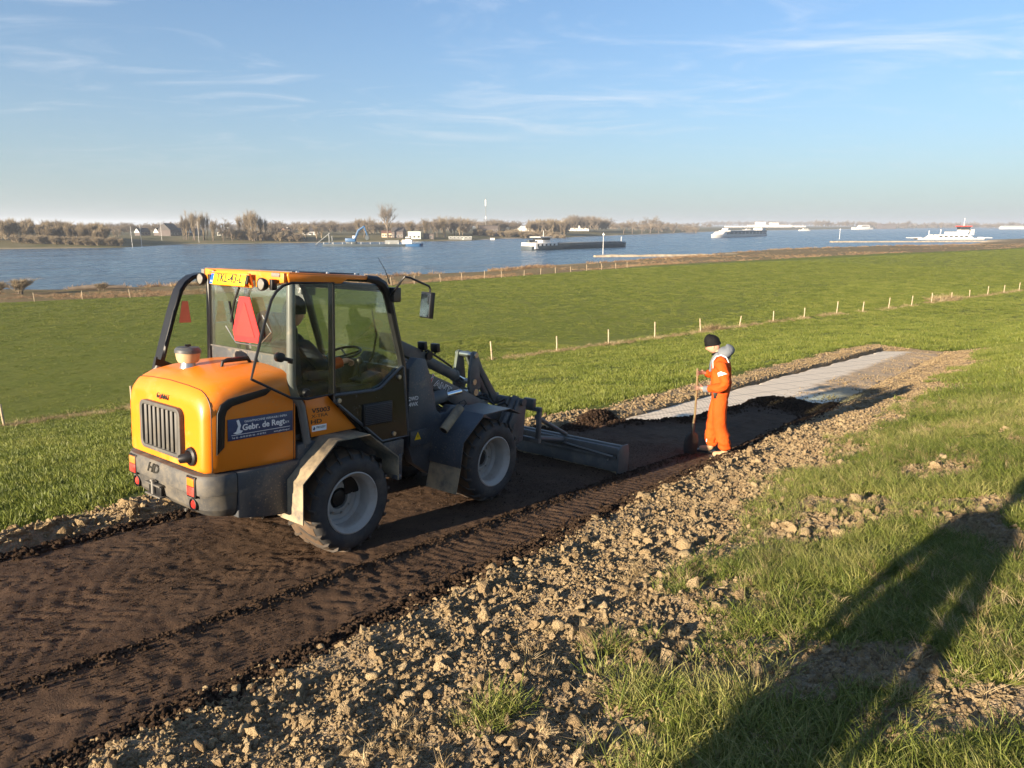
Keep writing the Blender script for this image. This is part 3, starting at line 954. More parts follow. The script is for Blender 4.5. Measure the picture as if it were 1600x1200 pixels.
def glass_mat(name, tint, refl=.06, dust=.10):
    t = NT(name)
    tr = t.n('ShaderNodeBsdfTransparent'); tr.inputs[0].default_value = (*tint, 1)
    gl = t.n('ShaderNodeBsdfGlossy'); gl.inputs['Roughness'].default_value = .03
    df = t.n('ShaderNodeBsdfDiffuse'); df.inputs[0].default_value = (.42, .40, .34, 1)
    lw = t.n('ShaderNodeFresnel'); lw.inputs[0].default_value = 1.45
    m1 = t.n('ShaderNodeMixShader'); m2 = t.n('ShaderNodeMixShader')
    t.link(t.math('MULTIPLY', lw.outputs[0], .5, clamp=True), m1.inputs[0])
    t.link(tr.outputs[0], m1.inputs[1]); t.link(gl.outputs[0], m1.inputs[2])
    n = t.math('MULTIPLY', t.noise(3, 6, .7), dust * 1.7)
    t.link(n, m2.inputs[0]); t.link(m1.outputs[0], m2.inputs[1]); t.link(df.outputs[0], m2.inputs[2])
    t.link(m2.outputs[0], t.o.inputs[0])
    return t.m
M_GLASS = glass_mat('cab_glass', (.90, .955, .925), dust=.035)
M_GLASS2 = glass_mat('door_glass', (.94, .975, .95), dust=.012)
M_DOORLOW = simple_mat('dark_door_glass', (.012, .014, .014), .16, var=.3, dirt=(.09, .08, .06), dirt_amt=.3, dirt_scale=9)

ldr = empty('wheel_loader')
_yaw, _pit, _rol = R(37.4), R(4.4), R(-.4)
fw = Vector((math.sin(_yaw) * math.cos(_pit), math.cos(_yaw) * math.cos(_pit), -math.sin(_pit)))
l0 = Vector((-math.cos(_yaw), math.sin(_yaw), 0)); u0 = fw.cross(l0)
lf = l0 * math.cos(_rol) + u0 * math.sin(_rol); up = fw.cross(lf)
LM = Matrix((fw, lf, up)).transposed().to_4x4()
LM.translation = Vector((-2.0375, 6.2559, -.0142))
ldr.matrix_world = LM
tag(ldr, 'orange and dark grey articulated wheel loader with open cab windows on the track', 'wheel loader')

# --- hood
def hood_ring(x, hw, zb, zt, rt, crown=.03, tilt=0):
    pts = []
    def arc(cy, cz, a0, a1, r, n=7):
        for i in range(n):
            a = a0 + (a1 - a0) * i / (n - 1)
            pts.append((x + tilt * (cz + r * math.sin(a) - zb), cy + r * math.cos(a), cz + r * math.sin(a)))
    rb = .03
    arc(-hw + rb, zb + rb, math.pi * 1.5, math.pi, rb, 3)
    arc(-hw + rt, zt - rt, math.pi, math.pi / 2, rt)
    for k in (-.5, 0, .5):
        yy = k * (hw - rt) * 2 * .66
        pts.append((x + tilt * (zt - zb), yy, zt + crown * (1 - (yy / max(hw - rt, .01)) ** 2)))
    arc(hw - rt, zt - rt, math.pi / 2, 0, rt)
    arc(hw - rb, zb + rb, 0, -math.pi / 2, rb, 3)
    return pts
hm = MB()
hm.loft([hood_ring(*a) for a in (
    (-1.222, .50, .945, 1.40, .13, .01), (-1.224, .535, .92, 1.445, .15, .012), (-1.205, .570, .908, 1.49, .17, .015), (-1.165, .588, .903, 1.53, .17, .02),
    (-1.06, .596, .90, 1.575, .16, .025), (-.88, .597, .89, 1.605, .145, .03), (-.68, .597, .882, 1.625, .135, .03), (-.44, .597, .875, 1.635, .13, .03))])
hood = hm.build('hood', M_ORANGE, ldr, smooth=True)
def seam(x, par=None, r_=.0035, grow=.001, args=None):
    pts = hood_ring(x, *args)
    mb = MB().tube([(a, b * (1 + grow), c) for a, b, c in pts], r_, 5, closed=True)
    return mb.build('panel_gap', M_INK, hood, smooth=True)
seam(-1.165, args=(.588, .903, 1.53, .17, .02)); seam(-.455, args=(.597, .8755, 1.6345, .13, .03))
# flange bulge on the left flank seen past the rear corner
MB().box((-1.09, .60, 1.18), (.10, .03, .24)).build('hinge_cover', M_ORANGE, hood, bevel=.014)
def rrect(cx, cz, w, h, r, n=6):
    pts = []
    for sx, sz, a0 in ((1, 1, 0), (-1, 1, 90), (-1, -1, 180), (1, -1, 270)):
        for i in range(n):
            a = R(a0 + 90 * i / (n - 1))
            pts.append((cx + sx * (w / 2 - r) + r * math.cos(a), cz + sz * (h / 2 - r) + r * math.sin(a)))
    return pts
# grille: frame ring, dark back, vertical slats
def ring_prism(mb, outer, inner, axis, a0, a1):
    def mk(u, v, w): return {'y': (u, w, v), 'x': (w, u, v), 'z': (u, v, w)}[axis]
    n = len(outer)
    vs_ = [mk(u, v, a0) for u, v in outer] + [mk(u, v, a0) for u, v in inner] + [mk(u, v, a1) for u, v in outer] + [mk(u, v, a1) for u, v in inner]
    fs_ = []
    for i in range(n):
        j = (i + 1) % n
        fs_ += [(i, j, n + j, n + i), (2 * n + i, 3 * n + i, 3 * n + j, 2 * n + j), (i, 2 * n + i, 2 * n + j, j), (n + i, n + j, 3 * n + j, 3 * n + i)]
    mb.add(vs_, fs_)
gc = (.0, 1.185)
gr = MB(); ring_prism(gr, rrect(0, 1.175, .62, .39, .06), rrect(0, 1.175, .545, .325, .035), 'x', -1.262, -1.19)
grille = gr.build('grille', M_GRILLE, ldr, bevel=.006)
MB().prism(rrect(0, 1.175, .55, .33, .03), 'x', -1.226, -1.20).build('radiator_screen', M_BLACK, grille)
for i in range(8):
    MB().box((-1.24, -.235 + i * .067, 1.175), (.030, .024, .322), (0, 0, R(28))).build('slat', M_GRILLE, grille, bevel=.004)
# side trim: dark arch on each flank
arch = [(-1.135, 1.045), (-1.125, 1.36), (-1.095, 1.425), (-1.03, 1.462), (-.70, 1.512), (-.655, 1.500), (-.715, 1.458), (-1.0, 1.405), (-1.045, 1.375), (-1.062, 1.33), (-1.072, 1.10)]
for sy in (-1, 1):
    MB().prism(arch, 'y', sy * .588, sy * .606).build('side_trim', M_BLACK, hood, bevel=.003)
def PM(origin, right, upv):
    """text plane placed in the loader frame"""
    r_ = Vector(right).normalized(); u_ = Vector(upv).normalized(); n_ = r_.cross(u_)
    m = Matrix((r_, u_, n_)).transposed().to_4x4(); m.translation = Vector(origin); return m
# name sign on the flank
sg = MB().box((-.755, -.601, 1.222), (.575, .008, .165)).build('name_sign', M_BLUE, ldr, bevel=.001)
sk = Matrix.Rotation(R(-1.0), 4, 'Z')
def side_text(s, x, z, size, mat, parent, y=-.6062, **k):
    return text_mesh('lettering', s, size, mat, parent, PM((x, y, z), (1, 0, 0), (0, 0, 1)), .0008, **k)
side_text('Gebr. de Regt', -.735, 1.228, .066, M_WHITE, sg, bold=.0016)
side_text('B.V.', -.520, 1.219, .026, M_WHITE, sg)
side_text('GRAAFMACHINE VERHUUR / INFRA', -.715, 1.274, .024, M_WHITE, sg)
side_text('Tel. 06 - 20 95 57 60 / 06 - 15 43 98 6', -.865, 1.158, .019, M_WHITE, sg)
side_text('www.gebrderegt.nl', -.575, 1.158, .019, M_WHITE, sg)
MB().box((-.755, -.6055, 1.180), (.52, .002, .004)).build('rule_line', M_WHITE, sg)
ex = MB()
ex.prism([(-1.0, 1.195), (-.975, 1.205), (-.958, 1.245), (-.972, 1.29), (-.952, 1.296), (-.935, 1.25), (-.945, 1.215), (-.918, 1.205), (-.935, 1.188), (-.972, 1.186)], 'y', -.6062, -.6045)
ex.build('emblem', M_WHITE, sg)
# maker's name on the rear face
for s_, dx, m_ in (('G', .068, M_INK), ('i', .030, M_RED), ('ANT', -.04, M_INK)):
    text_mesh('lettering', s_, .062 if s_ != 'i' else .085, m_, hood, PM((-1.226, dx, 1.425), (0, -1, 0), (.26, 0, 1)), .003, bold=.0012, shear=.1)
0 and text_mesh('lettering', 'GIANT', .062, M_WHITE, hood, PM((-1.2225, .012, 1.4235), (0, -1, 0), (.26, 0, 1)), .0025, bold=.003, shear=.1, spacing=.96)
# exhaust, pre-cleaner, hood handle
exh = MB().tube([(-1.12, -.41, 1.02), (-1.245, -.41, 1.02), (-1.275, -.395, 1.012), (-1.295, -.37, 1.005)], [.046, .046, .036, .034], 16)
exh.lathe([(.0, -1.224), (.075, -1.224), (.07, -1.242), (.05, -1.25)], 20, 'x', (0, -.41, 1.02))
exh.build('exhaust', M_BLACK, ldr)
pc = empty('air_precleaner', parent=ldr)
cx_, cy_ = -.93, .15
MB().lathe([(.0, 1.58), (.075, 1.58), (.06, 1.63), (.055, 1.66), (.0, 1.66)], 24, 'z', (cx_, cy_, 0)).build('inlet_pipe', M_STEEL, pc)
MB().lathe([(.0, 1.655), (.075, 1.655), (.088, 1.68), (.095, 1.735), (.0, 1.735)], 28, 'z', (cx_, cy_, 0)).build('dust_bowl', M_BEIGE, pc)
MB().lathe([(.0, 1.732), (.102, 1.732), (.102, 1.758), (.085, 1.778), (.02, 1.783), (0, 1.783)], 28, 'z', (cx_, cy_, 0)).build('cap', M_DGREY, pc)
MB().box((cx_, cy_, 1.793), (.05, .012, .016)).cyl((cx_, cy_, 1.78), (cx_, cy_, 1.80), .012, 10).build('wing_nut', M_BLACK, pc, bevel=.003)
MB().tube([(-.80, -.12, 1.62), (-.785, -.12, 1.675), (-.74, -.12, 1.685), (-.56, -.12, 1.69), (-.53, -.12, 1.64)], [.012, .014, .02, .02, .014], 10).build('hood_handle', M_BLACK, ldr)

# --- rear bumper and side panels
bp = MB()
def bumper_ring(z, hw, xr, cr, xf=-1.0):
    pts = [(xf, -hw, z)]
    for a in (0, 22, 45, 67, 90):
        pts.append((xr + cr - cr * math.sin(R(a)), -hw + cr - cr * math.cos(R(a)), z))
    for a in (90, 67, 45, 22, 0):
        pts.append((xr + cr - cr * math.sin(R(a)), hw - cr + cr * math.cos(R(a)), z))
    pts.append((xf, hw, z))
    return pts
bp.loft([bumper_ring(*a) for a in ((.535, .565, -1.10, .14), (.56, .60, -1.17, .16), (.62, .635, -1.225, .17), (.74, .64, -1.245, .17), (.742, .648, -1.262, .17), (.86, .648, -1.265, .17), (.893, .635, -1.25, .16))])
bumper = bp.build('rear_bumper', M_DUSTY, ldr, bevel=.008)
for sy in (-1, 1):
    MB().prism([(-.992, .53), (-.992, .892), (-.425, .892), (-.425, .74), (-.53, .47), (-.60, .462), (-.80, .49)], 'y', sy * .40, sy * .640).build('side_panel', M_DGREY, ldr, bevel=.012)
    MB().prism([(-.43, .74), (-.43, 1.005), (-.30, 1.03), (-.20, 1.0), (-.25, .74)], 'y', sy * .42, sy * .615).build('battery_cover', M_DGREY, ldr, bevel=.01)
    # tail lamps sunk into the bumper
    tl = empty('tail_light', parent=ldr)
    y0 = sy * .455
    MB().box((-1.250, y0, .80), (.03, .125, .165)).build('housing', M_BLACK, tl, bevel=.006)
    MB().box((-1.262, y0, .838), (.018, .10, .062)).build('indicator', M_AMBER, tl, bevel=.005)
    MB().box((-1.262, y0, .768), (.018, .10, .072)).build('brake_lamp', M_RED, tl, bevel=.005)
    rf = MB().lathe([(.0, -1.21), (.05, -1.21), (.05, -1.246), (.044, -1.248), (.040, -1.236), (.0, -1.234)], 20, 'x', (0, sy * .44, .655)).build('fog_lamp', M_BLACK, ldr)
    MB().lathe([(.0, -1.232), (.036, -1.232), (.028, -1.244), (.0, -1.247)], 20, 'x', (0, sy * .44, .655)).build('lens', M_RED, rf)
tb = MB().box((-1.235, .10, .66), (.06, .20, .10)).build('tow_pocket', M_BLACK, bumper, bevel=.01)
MB().cyl((-1.275, .10, .63), (-1.275, .10, .74), .018, 12).lathe([(0, .735), (.028, .735), (.028, .75), (0, .75)], 12, 'z', (-1.275, .10, 0)).build('tow_pin', M_STEEL, ldr)
MB().box((-1.262, .10, .705), (.05, .24, .014)).box((-1.262, .10, .615), (.05, .24, .014)).build('tow_lip', M_DUSTY, bumper, bevel=.003)
text_mesh('lettering', 'HD', .105, M_INK, bumper, PM((-1.2665, .12, .83), (0, -1, 0), (0, 0, 1)), .002, bold=.003, shear=.45, squash=1.15)
for sy in (-.3, .25):
    MB().cyl((-1.23, sy, .575), (-1.215, sy, .575), .014, 10).build('bolt', M_STEEL, bumper)

# --- wheels
def wheel_meshes():
    out = {}
    R0 = .450
    prof = [(.266, .012), (.285, -.004), (.325, -.016), (.375, -.012), (.405, .006), (.428, .035), (.438, .09), (.441, .19), (.438, .29), (.428, .345), (.405, .374), (.375, .392), (.325, .396), (.285, .384), (.266, .368)]
    m = MB(); m.lathe(prof, 56, 'y')
    out['tyre'] = m.mesh('tyre', smooth=True)
    m = MB(); m.lathe([(.426, .028), (.434, .045), (.4445, .09), (.4475, .19), (.4445, .29), (.434, .335), (.426, .352)], 56, 'y')
    out['mud_band'] = m.mesh('mud_band', smooth=True)
    lg = MB()
    nl = 21
    for side in (0, 1):
        for k in range(nl):
            a0 = 2 * math.pi * (k + .5 * side) / nl
            # a lug runs from the crown to the shoulder, swept forward
            stations = [(.185, .0, .436, R0), (.10, .09, .434, R0), (.03, .165, .424, .447), (-.004, .185, .398, .421)]
            wd = .034
            v = []
            for hh, sweep, rin, rout in stations:
                for r_, da in ((rin - .006, -wd), (rin - .006, wd), (rout, wd * .8), (rout, -wd * .8)):
                    a = a0 + sweep * 1.15 + da
                    h2 = hh if side == 0 else .38 - hh
                    v.append((r_ * math.cos(a), h2 - (.006 if hh < 0 and side == 0 else 0), r_ * math.sin(a)))
            f = [(0, 1, 2, 3), (12, 15, 14, 13)]
            for s_ in range(3):
                b = s_ * 4
                for j in range(4): f.append((b + j, b + (j + 1) % 4, b + 4 + (j + 1) % 4, b + 4 + j))
            lg.add(v, f)
    out['tread'] = lg.mesh('tread', smooth=False)
    m = MB()
    m.lathe([(.262, .02), (.276, .004), (.276, -.004), (.266, -.008), (.258, .002), (.252, .02), (.232, .035), (.226, .06), (.224, .165), (.205, .185), (.198, .192), (.196, .205), (.155, .212), (.148, .205), (.125, .19), (.096, .188), (.094, .23)], 56, 'y')
    out['rim'] = m.mesh('rim', smooth=True)
    m = MB(); m.lathe([(.0, .20), (.06, .20), (.085, .215), (.10, .235), (.10, .30), (.0, .30)], 24, 'y')
    out['hub'] = m.mesh('hub')
    m = MB()
    for k in range(8):
        a = 2 * math.pi * k / 8
        c = (.138 * math.cos(a), 0, .138 * math.sin(a))
        m.cyl((c[0], .178, c[2]), (c[0], .20, c[2]), .012, 6)
    out['wheel_nuts'] = m.mesh('wheel_nuts')
    return out
WM = wheel_meshes()
WMAT = dict(tyre=M_RUBBER, mud_band=M_TREAD, tread=M_LUG, rim=M_RIM, hub=M_BLACK, wheel_nuts=M_STEEL)
for k_, m_ in WMAT.items(): WM[k_].materials.append(m_)
for xw in (0, 1.96):
    for sy in (-1, 1):
        w = empty('wheel', (xw, sy * .805, .455), (R(4) * xw, 0, 0) if False else (0, 0, 0 if sy < 0 else math.pi), ldr)
        spin = Matrix.Rotation(R(11 + 7 * xw + 23 * sy), 4, 'Y')
        for k_ in ('tyre', 'mud_band', 'tread', 'rim', 'hub', 'wheel_nuts'):
            o = bpy.data.objects.new(k_, WM[k_]); COL.objects.link(o); o.parent = w
            o.matrix_local = spin
            if k_ in ('tread', 'wheel_nuts'): o['kind'] = 'stuff'
MB().cyl((0, -.62, .455), (0, .62, .455), .075, 14).box((0, 0, .455), (.26, .3, .26)).build('rear_axle', M_BLACK, ldr, bevel=.01)
MB().cyl((1.96, -.62, .455), (1.96, .62, .455), .075, 14).box((1.96, 0, .455), (.26, .3, .26)).build('front_axle', M_BLACK, ldr, bevel=.01)

# --- chassis
MB().prism([(-1.0, .55), (-1.0, .9), (-.3, .95), (.75, .92), (.95, .85), (.95, .50), (.5, .42), (-.3, .42)], 'y', -.40, .40).build('rear_frame', M_DGREY, ldr, bevel=.01)
for sy in (-1, 1): MB().box((.30, sy * .53, .60), (.50, .20, .26)).build('cab_step', M_BLACK, ldr, bevel=.02)
MB().box((.62, -.60, .80), (.26, .10, .16)).box((.70, -.63, .63), (.05, .06, .22)).build('hose_bracket', M_DGREY, ldr, bevel=.012)
MB().cyl((.98, 0, .40), (.98, 0, .98), .09, 16).box((.98, 0, .5), (.30, .26, .10)).box((.98, 0, .88), (.30, .26, .10)).build('articulation_joint', M_BLACK, ldr, bevel=.01)
MB().prism([(1.05, .70), (1.05, 1.50), (1.15, 1.60), (1.28, 1.58), (1.36, 1.40), (1.42, 1.20), (1.46, 1.03), (1.52, .98), (1.62, .985), (1.68, 1.05), (2.05, 1.00), (2.40, .80), (2.40, .42), (2.1, .36), (1.35, .36), (1.12, .52)], 'y', -.40, -.30).build('front_frame', M_DGREY, ldr, bevel=.008)
MB().prism([(1.05, .70), (1.05, 1.50), (1.15, 1.60), (1.28, 1.58), (1.36, 1.40), (1.42, 1.20), (1.46, 1.03), (1.52, .98), (1.62, .985), (1.68, 1.05), (2.05, 1.00), (2.40, .80), (2.40, .42), (2.1, .36), (1.35, .36), (1.12, .52)], 'y', .30, .40).build('front_frame', M_DGREY, ldr, bevel=.008)
MB().box((1.72, 0, .62), (1.1, .60, .36)).build('front_crossmember', M_BLACK, ldr, bevel=.02)
MB().prism([(1.055, .70), (1.30, .70), (1.30, .86), (1.055, .86)], 'y', -.43, -.402).build('service_cover', M_DGREY, ldr, bevel=.006)
wt_ = MB().prism([(1.11, .765), (1.20, .765), (1.155, .845)], 'y', -.434, -.4305).build('warning_sticker', M_YELLOW, ldr)
MB().prism([(1.15, .790), (1.16, .790), (1.157, .822), (1.153, .822)], 'y', -.4352, -.4335).build('warning_mark', M_INK, wt_)

# --- fenders
rfp = [(-.54, .405), (-.54, .742), (-.20, 1.04), (.15, 1.037), (.487, .782), (.492, .565)]
for sy in (-1, 1):
    a, b = (-.845, -.545) if sy < 0 else (.545, .845)
    f_ = MB().strip(rfp, 'y', a, b, .012).build('rear_fender', M_STEELDUST, ldr, bevel=.002, seg=1)
    rim_ = MB()
    ip = (-.545, -.465) if sy < 0 else (.465, .545)
    rim_.strip([(x - .008, z + .012) for x, z in rfp[:4]], 'y', ip[0] - .012 * (sy < 0), ip[1] + .012 * (sy > 0), .010)
    rim_.build('fender_flange', M_STEELDUST, f_, bevel=.002, seg=1)
    for (x, z, nx_, nz_) in ((-.555, .50, -1, 0), (-.555, .66, -1, 0), (-.46, .826, -.66, .75), (-.32, .95, -.66, .75)):
        c0 = Vector((x, sy * .50, z)); nv = Vector((nx_, 0, nz_))
        MB().cyl(c0, c0 + nv * .016, .013, 8).build('bolt', M_STEEL, f_)
    MB().box((.515, sy * .80, .585), (.06, .09, .05)).build('hook', M_DGREY, f_, bevel=.015)
ffp = [(1.365, .50), (1.40, .76), (1.715, 1.005), (2.16, 1.012), (2.36, .93)]
for sy in (-1, 1):
    a, b = (-.845, -.402) if sy < 0 else (.402, .845)
    ff = MB().strip(ffp, 'y', a, b, .012).build('front_fender', M_DGREY, ldr, bevel=.002, seg=1)
    MB().prism([(1.37, .51), (1.31, .235), (1.318, .233), (1.379, .51)], 'y', a + .01, b - .01).build('mud_flap', M_STEELDUST, ff)
    for z_ in (.58, .68):
        MB().cyl((1.385, sy * .62, z_), (1.365, sy * .62, z_ + .003), .011, 8).build('bolt', M_STEEL, ff)
ce = MB().tube([(1.335, -.62, .865), (1.585, -.62, 1.075)], .048, 20).build('document_tube', M_STEELDUST, ldr)
MB().lathe([(0, 0), (.038, 0)], 20, 'x').build('tube_mouth', M_BLACK, ce).matrix_local = Matrix.Translation((1.332, -.62, .8625)) @ Matrix.Rotation(R(-40), 4, 'Y')
MB().tube([(1.55, -.62, 1.08), (1.57, -.62, 1.13), (1.63, -.63, 1.15), (1.67, -.63, 1.11), (1.62, -.63, 1.075), (1.58, -.63, 1.08)], .006, 6).build('cable_loop', M_BLACK, ce)
# --- cab
cabf = MB()
def pil(y): # front pillar with its curved top
    return [(.30, y, 2.385), (.42, y, 2.372), (.495, y, 2.335), (.548, y, 2.26), (.585, y, 2.15), (.655, y, 1.92), (.72, y, 1.72), (.757, y, 1.58), (.775, y, 1.42), (.785, y, .92)]
for sy in (-1, 1):
    cabf.tube(pil(sy * .60), [.030, .038, .042, .042, .040, .038, .036, .034, .03, .03], 8)
    cabf.tube([(-.09, sy * .615, 2.34), (-.085, sy * .615, 1.40)], .026, 8)
    cabf.tube([(-.08, sy * .61, 1.40), (.25, sy * .61, 1.03), (.47, sy * .61, .90), (.785, sy * .61, .90)], .022, 8)
cabf.tube([(.785, -.6, .92), (.785, .6, .92)], .03, 8)
cabf.tube([(.52, -.6, 2.30), (.52, .6, 2.30)], .035, 8)
cabf.build('cab_frame', M_BLACK, ldr, smooth=True)
for sy in (-1, 1):
    pp = MB().tube([(-.468, sy * .590, 2.34), (-.472, sy * .592, 1.52), (-.445, sy * .595, 1.42), (-.385, sy * .603, 1.33), (-.335, sy * .612, 1.01)], [.034, .036, .036, .034, .034], 14)
    pp.build('corner_post', simple_mat('post_paint', (.10, .105, .105), .35, var=.1, dirt=DUST, dirt_amt=.35, dirt_scale=5) if sy < 0 else bpy.data.materials['post_paint'], ldr, smooth=True)
rf_ = MB()
rf_.prism([(-.50, 2.335), (-.515, 2.40), (-.50, 2.418), (.32, 2.408), (.34, 2.395), (.34, 2.372), (.08, 2.372), (.02, 2.335)], 'y', -.615, .615)
roof = rf_.build('roof', M_ORANGE, ldr, bevel=.010)
MB().prism([(.345, 2.402), (.345, 2.37), (.44, 2.345), (.475, 2.36), (.44, 2.392)], 'y', -.60, .60).build('roof_visor', M_BLACK, roof, bevel=.008)
MB().box((-.08, 0, 2.419), (.70, 1.10, .012)).build('roof_hatch', M_DGREY, roof, bevel=.004)
for x in (-.40, -.1, .2):
    MB().lathe([(0, 2.416), (.016, 2.416), (.012, 2.428), (0, 2.43)], 10, 'z', (x, -.58, 0)).build('bolt', M_STEEL, roof)
# number plate carrier and lamps on the roof edge
pl = MB().box((-.575, .085, 2.335), (.020, .60, .115), (0, R(-14), 0)).build('plate_carrier', M_ORANGE, ldr, bevel=.004)
MB().prism([(.30, 2.30), (.60, 2.335), (.60, 2.405), (.52, 2.415), (.42, 2.405)], 'x', -.538, -.514).build('lamp_bracket', M_ORANGE, pl, bevel=.004)
MB().prism([(-.60, 2.335), (-.22, 2.285), (-.22, 2.41), (-.60, 2.41)], 'x', -.540, -.514).build('lamp_bracket', M_ORANGE, pl, bevel=.004)
plM = PM((-.600, .085, 2.340), (0, -1, 0), (.242, 0, .97))
pb = MB(); pb.box((0, 0, 0), (.52, .11, .006)); po = pb.build('number_plate', M_YELLOW, ldr, bevel=.002); po.matrix_local = plM
eb = MB().box((-.238, 0, .0035), (.042, .106, .003)).build('country_band', M_EUBLUE, po)
text_mesh('lettering', 'NL', .026, M_WHITE, po, Matrix.Translation((-.238, -.03, .006)), .0006)
text_mesh('lettering', 'TKL-43-L', .108, M_INK, po, Matrix.Translation((.02, 0, .0045)), .001, bold=.0016, squash=.93)
MB().box((.285, 0, .002), (.030, .075, .020)).build('cable_clip', M_BLACK, po, bevel=.003)
for yy, zz in ((.44, 2.325), (-.455, 2.315)):
    wl = empty('work_light', parent=ldr)
    MB().lathe([(.0, -.60), (.040, -.60), (.050, -.625), (.052, -.652), (.044, -.655)], 20, 'x', (0, yy, zz)).box((-.58, yy - .065, zz), (.05, .035, .085)).build('housing', M_BLACK, wl, bevel=.004)
    MB().lathe([(.0, -.656), (.030, -.655), (.044, -.650)], 20, 'x', (0, yy, zz)).build('lens', M_LAMP, wl)
MB().box((-.535, -.50, 2.392), (.03, .11, .034)).build('roof_marker_lamp', M_LAMP, ldr, bevel=.008)
MB().box((-.53, .575, 2.385), (.035, .05, .05)).build('roof_marker_lamp', M_LAMP, ldr, bevel=.008)

# glass
def pane(name, poly, axis, a0, a1, mat, parent=ldr):
    return MB().prism(poly, axis, a0, a1).build(name, mat, parent, smooth=False)
rw = pane('rear_window', [(-.555, 1.735), (-.555, 2.32), (.555, 2.32), (.555, 1.735)], 'x', -.488, -.482, M_GLASS)
MB().tube([(-.487, .565, 2.33), (-.487, .565, 1.55)], .013, 6).build('window_edge', M_BLACK, rw)
MB().box((-.478, 0, 1.64), (.018, 1.14, .19)).build('rear_panel', M_DGREY, ldr, bevel=.004)
MB().box((-.492, 0, 1.737), (.012, 1.12, .012)).build('window_seal', M_DUSTY, rw)
ws_ = MB()
prof = [(.50, 2.30), (.565, 2.16), (.64, 1.92), (.71, 1.70), (.745, 1.56)]
ws_.strip(prof, 'y', -.57, .57, .005); ws_.build('windscreen', M_GLASS, ldr, smooth=False)
MB().prism([(.735, 1.56), (.755, .93), (.78, .93), (.762, 1.56)], 'y', -.57, .57).build('front_panel', M_DGREY, ldr)
# side doors: upper windows folded back, lower halves shut
up_poly = [(-.905, 1.615), (-.865, 1.76), (-.785, 2.03), (-.725, 2.205), (-.68, 2.27), (-.62, 2.315), (-.545, 2.337), (-.14, 2.345), (-.125, 1.42), (-.40, 1.405), (-.55, 1.43)]
low_poly = [(-.09, 1.395), (.355, 1.39), (.435, 1.405), (.70, 1.585), (.715, 1.57), (.795, .905), (.455, .905), (-.09, 1.345)]
front_glass = [(-.075, 2.335), (.30, 2.345), (.41, 2.315), (.47, 2.24), (.50, 2.16), (.57, 1.91), (.67, 1.59), (.44, 1.43), (.36, 1.405), (-.07, 1.41)]
for sy in (-1, 1):
    dw = empty('door_window', parent=ldr)
    y1 = sy * .705
    pane('pane', up_poly, 'y', y1 - .003, y1 + .003, M_GLASS2, dw)
    fr = MB().tube([(x, y1, z) for x, z in up_poly], .011 if sy < 0 else .02, 6, closed=True)
    if sy > 0: fr.strip([(x + .016, z) for x, z in up_poly[:8]], 'y', y1 - .095, y1 + .015, .036)
    fr.build('window_frame', M_BLACK, dw, smooth=True)
    if sy > 0:
        MB().box((-.875, y1 - .03, 1.52), (.16, .05, .05), (0, R(24), 0)).build('latch', M_LAMP, dw, bevel=.012)
        MB().prism([(-.985, 1.26), (-.94, 1.56), (-.86, 1.54), (-.62, 1.42), (-.55, 1.40), (-.56, 1.44), (-.82, 1.57), (-.90, 1.64), (-.93, 1.64), (-1.01, 1.28)], 'y', y1 - .03, y1 + .01).build('lower_frame', M_BLACK, dw)
    else:
        MB().cyl((-.66, y1 - .03, 1.765), (-.66, y1 + .02, 1.765), .038, 16).box((-.60, y1 - .01, 1.745), (.10, .03, .03), (0, R(15), 0)).cyl((-.56, y1 - .02, 1.72), (-.56, y1 + .02, 1.72), .014, 10).build('latch', M_BLACK, dw, bevel=.006)
        MB().lathe([(0, -.735), (.026, -.735), (.034, -.722), (.034, -.70), (0, -.70)], 16, 'y', (-.415, 0, 1.46)).build('hinge_knob', M_BLACK, dw)
    fgp = pane('side_window', front_glass, 'y', sy * .632 - .003, sy * .632 + .003, M_GLASS2)
    dl = empty('lower_door', parent=ldr)
    y2 = sy * .655
    pane('panel', low_poly, 'y', y2 - .006, y2 + .006, M_DOORLOW, dl)
    MB().tube([(x, y2, z) for x, z in low_poly], .014, 6, closed=True).build('door_seal', M_DGREY, dl, smooth=True)
    vt = MB().box((.395, y2 + sy * .014, 1.175), (.345, .022, .20)).build('vent', M_BLACK, dl, bevel=.006)
    for i in range(11):
        MB().box((.395, y2 + sy * .028, 1.095 + i * .0165), (.315, .008, .006), (R(-25) * sy, 0, 0)).build('louvre', M_DGREY, vt)
    for x, z in ((-.045, 1.345), (.655, 1.485), (.60, .955)):
        MB().lathe([(0, y2 + sy * .006), (.022, y2 + sy * .006), (.020, y2 + sy * .022), (0, y2 + sy * .024)], 14, 'y', (x, 0, z)).build('hinge_bolt', M_STEEL, dl)
    op = [(-.350, 1.372), (-.115, 1.385), (.20, 1.058), (-.285, 1.050)]
    cp = MB().prism(op, 'y', sy * .58, sy * .604).build('side_cowl', M_ORANGE, ldr, bevel=.004)
    if sy < 0:
        side_text('V5003', -.185, 1.272, .054, M_INK, cp, y=-.6055, bold=.0012, squash=1.35)
        side_text('X-TRA', -.200, 1.226, .040, M_INK, cp, y=-.6055, squash=1.45)
        side_text('HD', -.235, 1.178, .050, M_INK, cp, y=-.6055, bold=.001, squash=1.6)
        st_ = MB().box((-.205, -.605, 1.122), (.150, .003, .052)).build('dealer_sticker', M_WHITE, cp)
        side_text('PROZEY', -.188, 1.126, .026, M_INK, st_, y=-.6072)
        MB().prism([(-.272, 1.112), (-.258, 1.138), (-.246, 1.124), (-.254, 1.106)], 'y', -.6078, -.6062).build('sticker_mark', M_BLUE, st_)
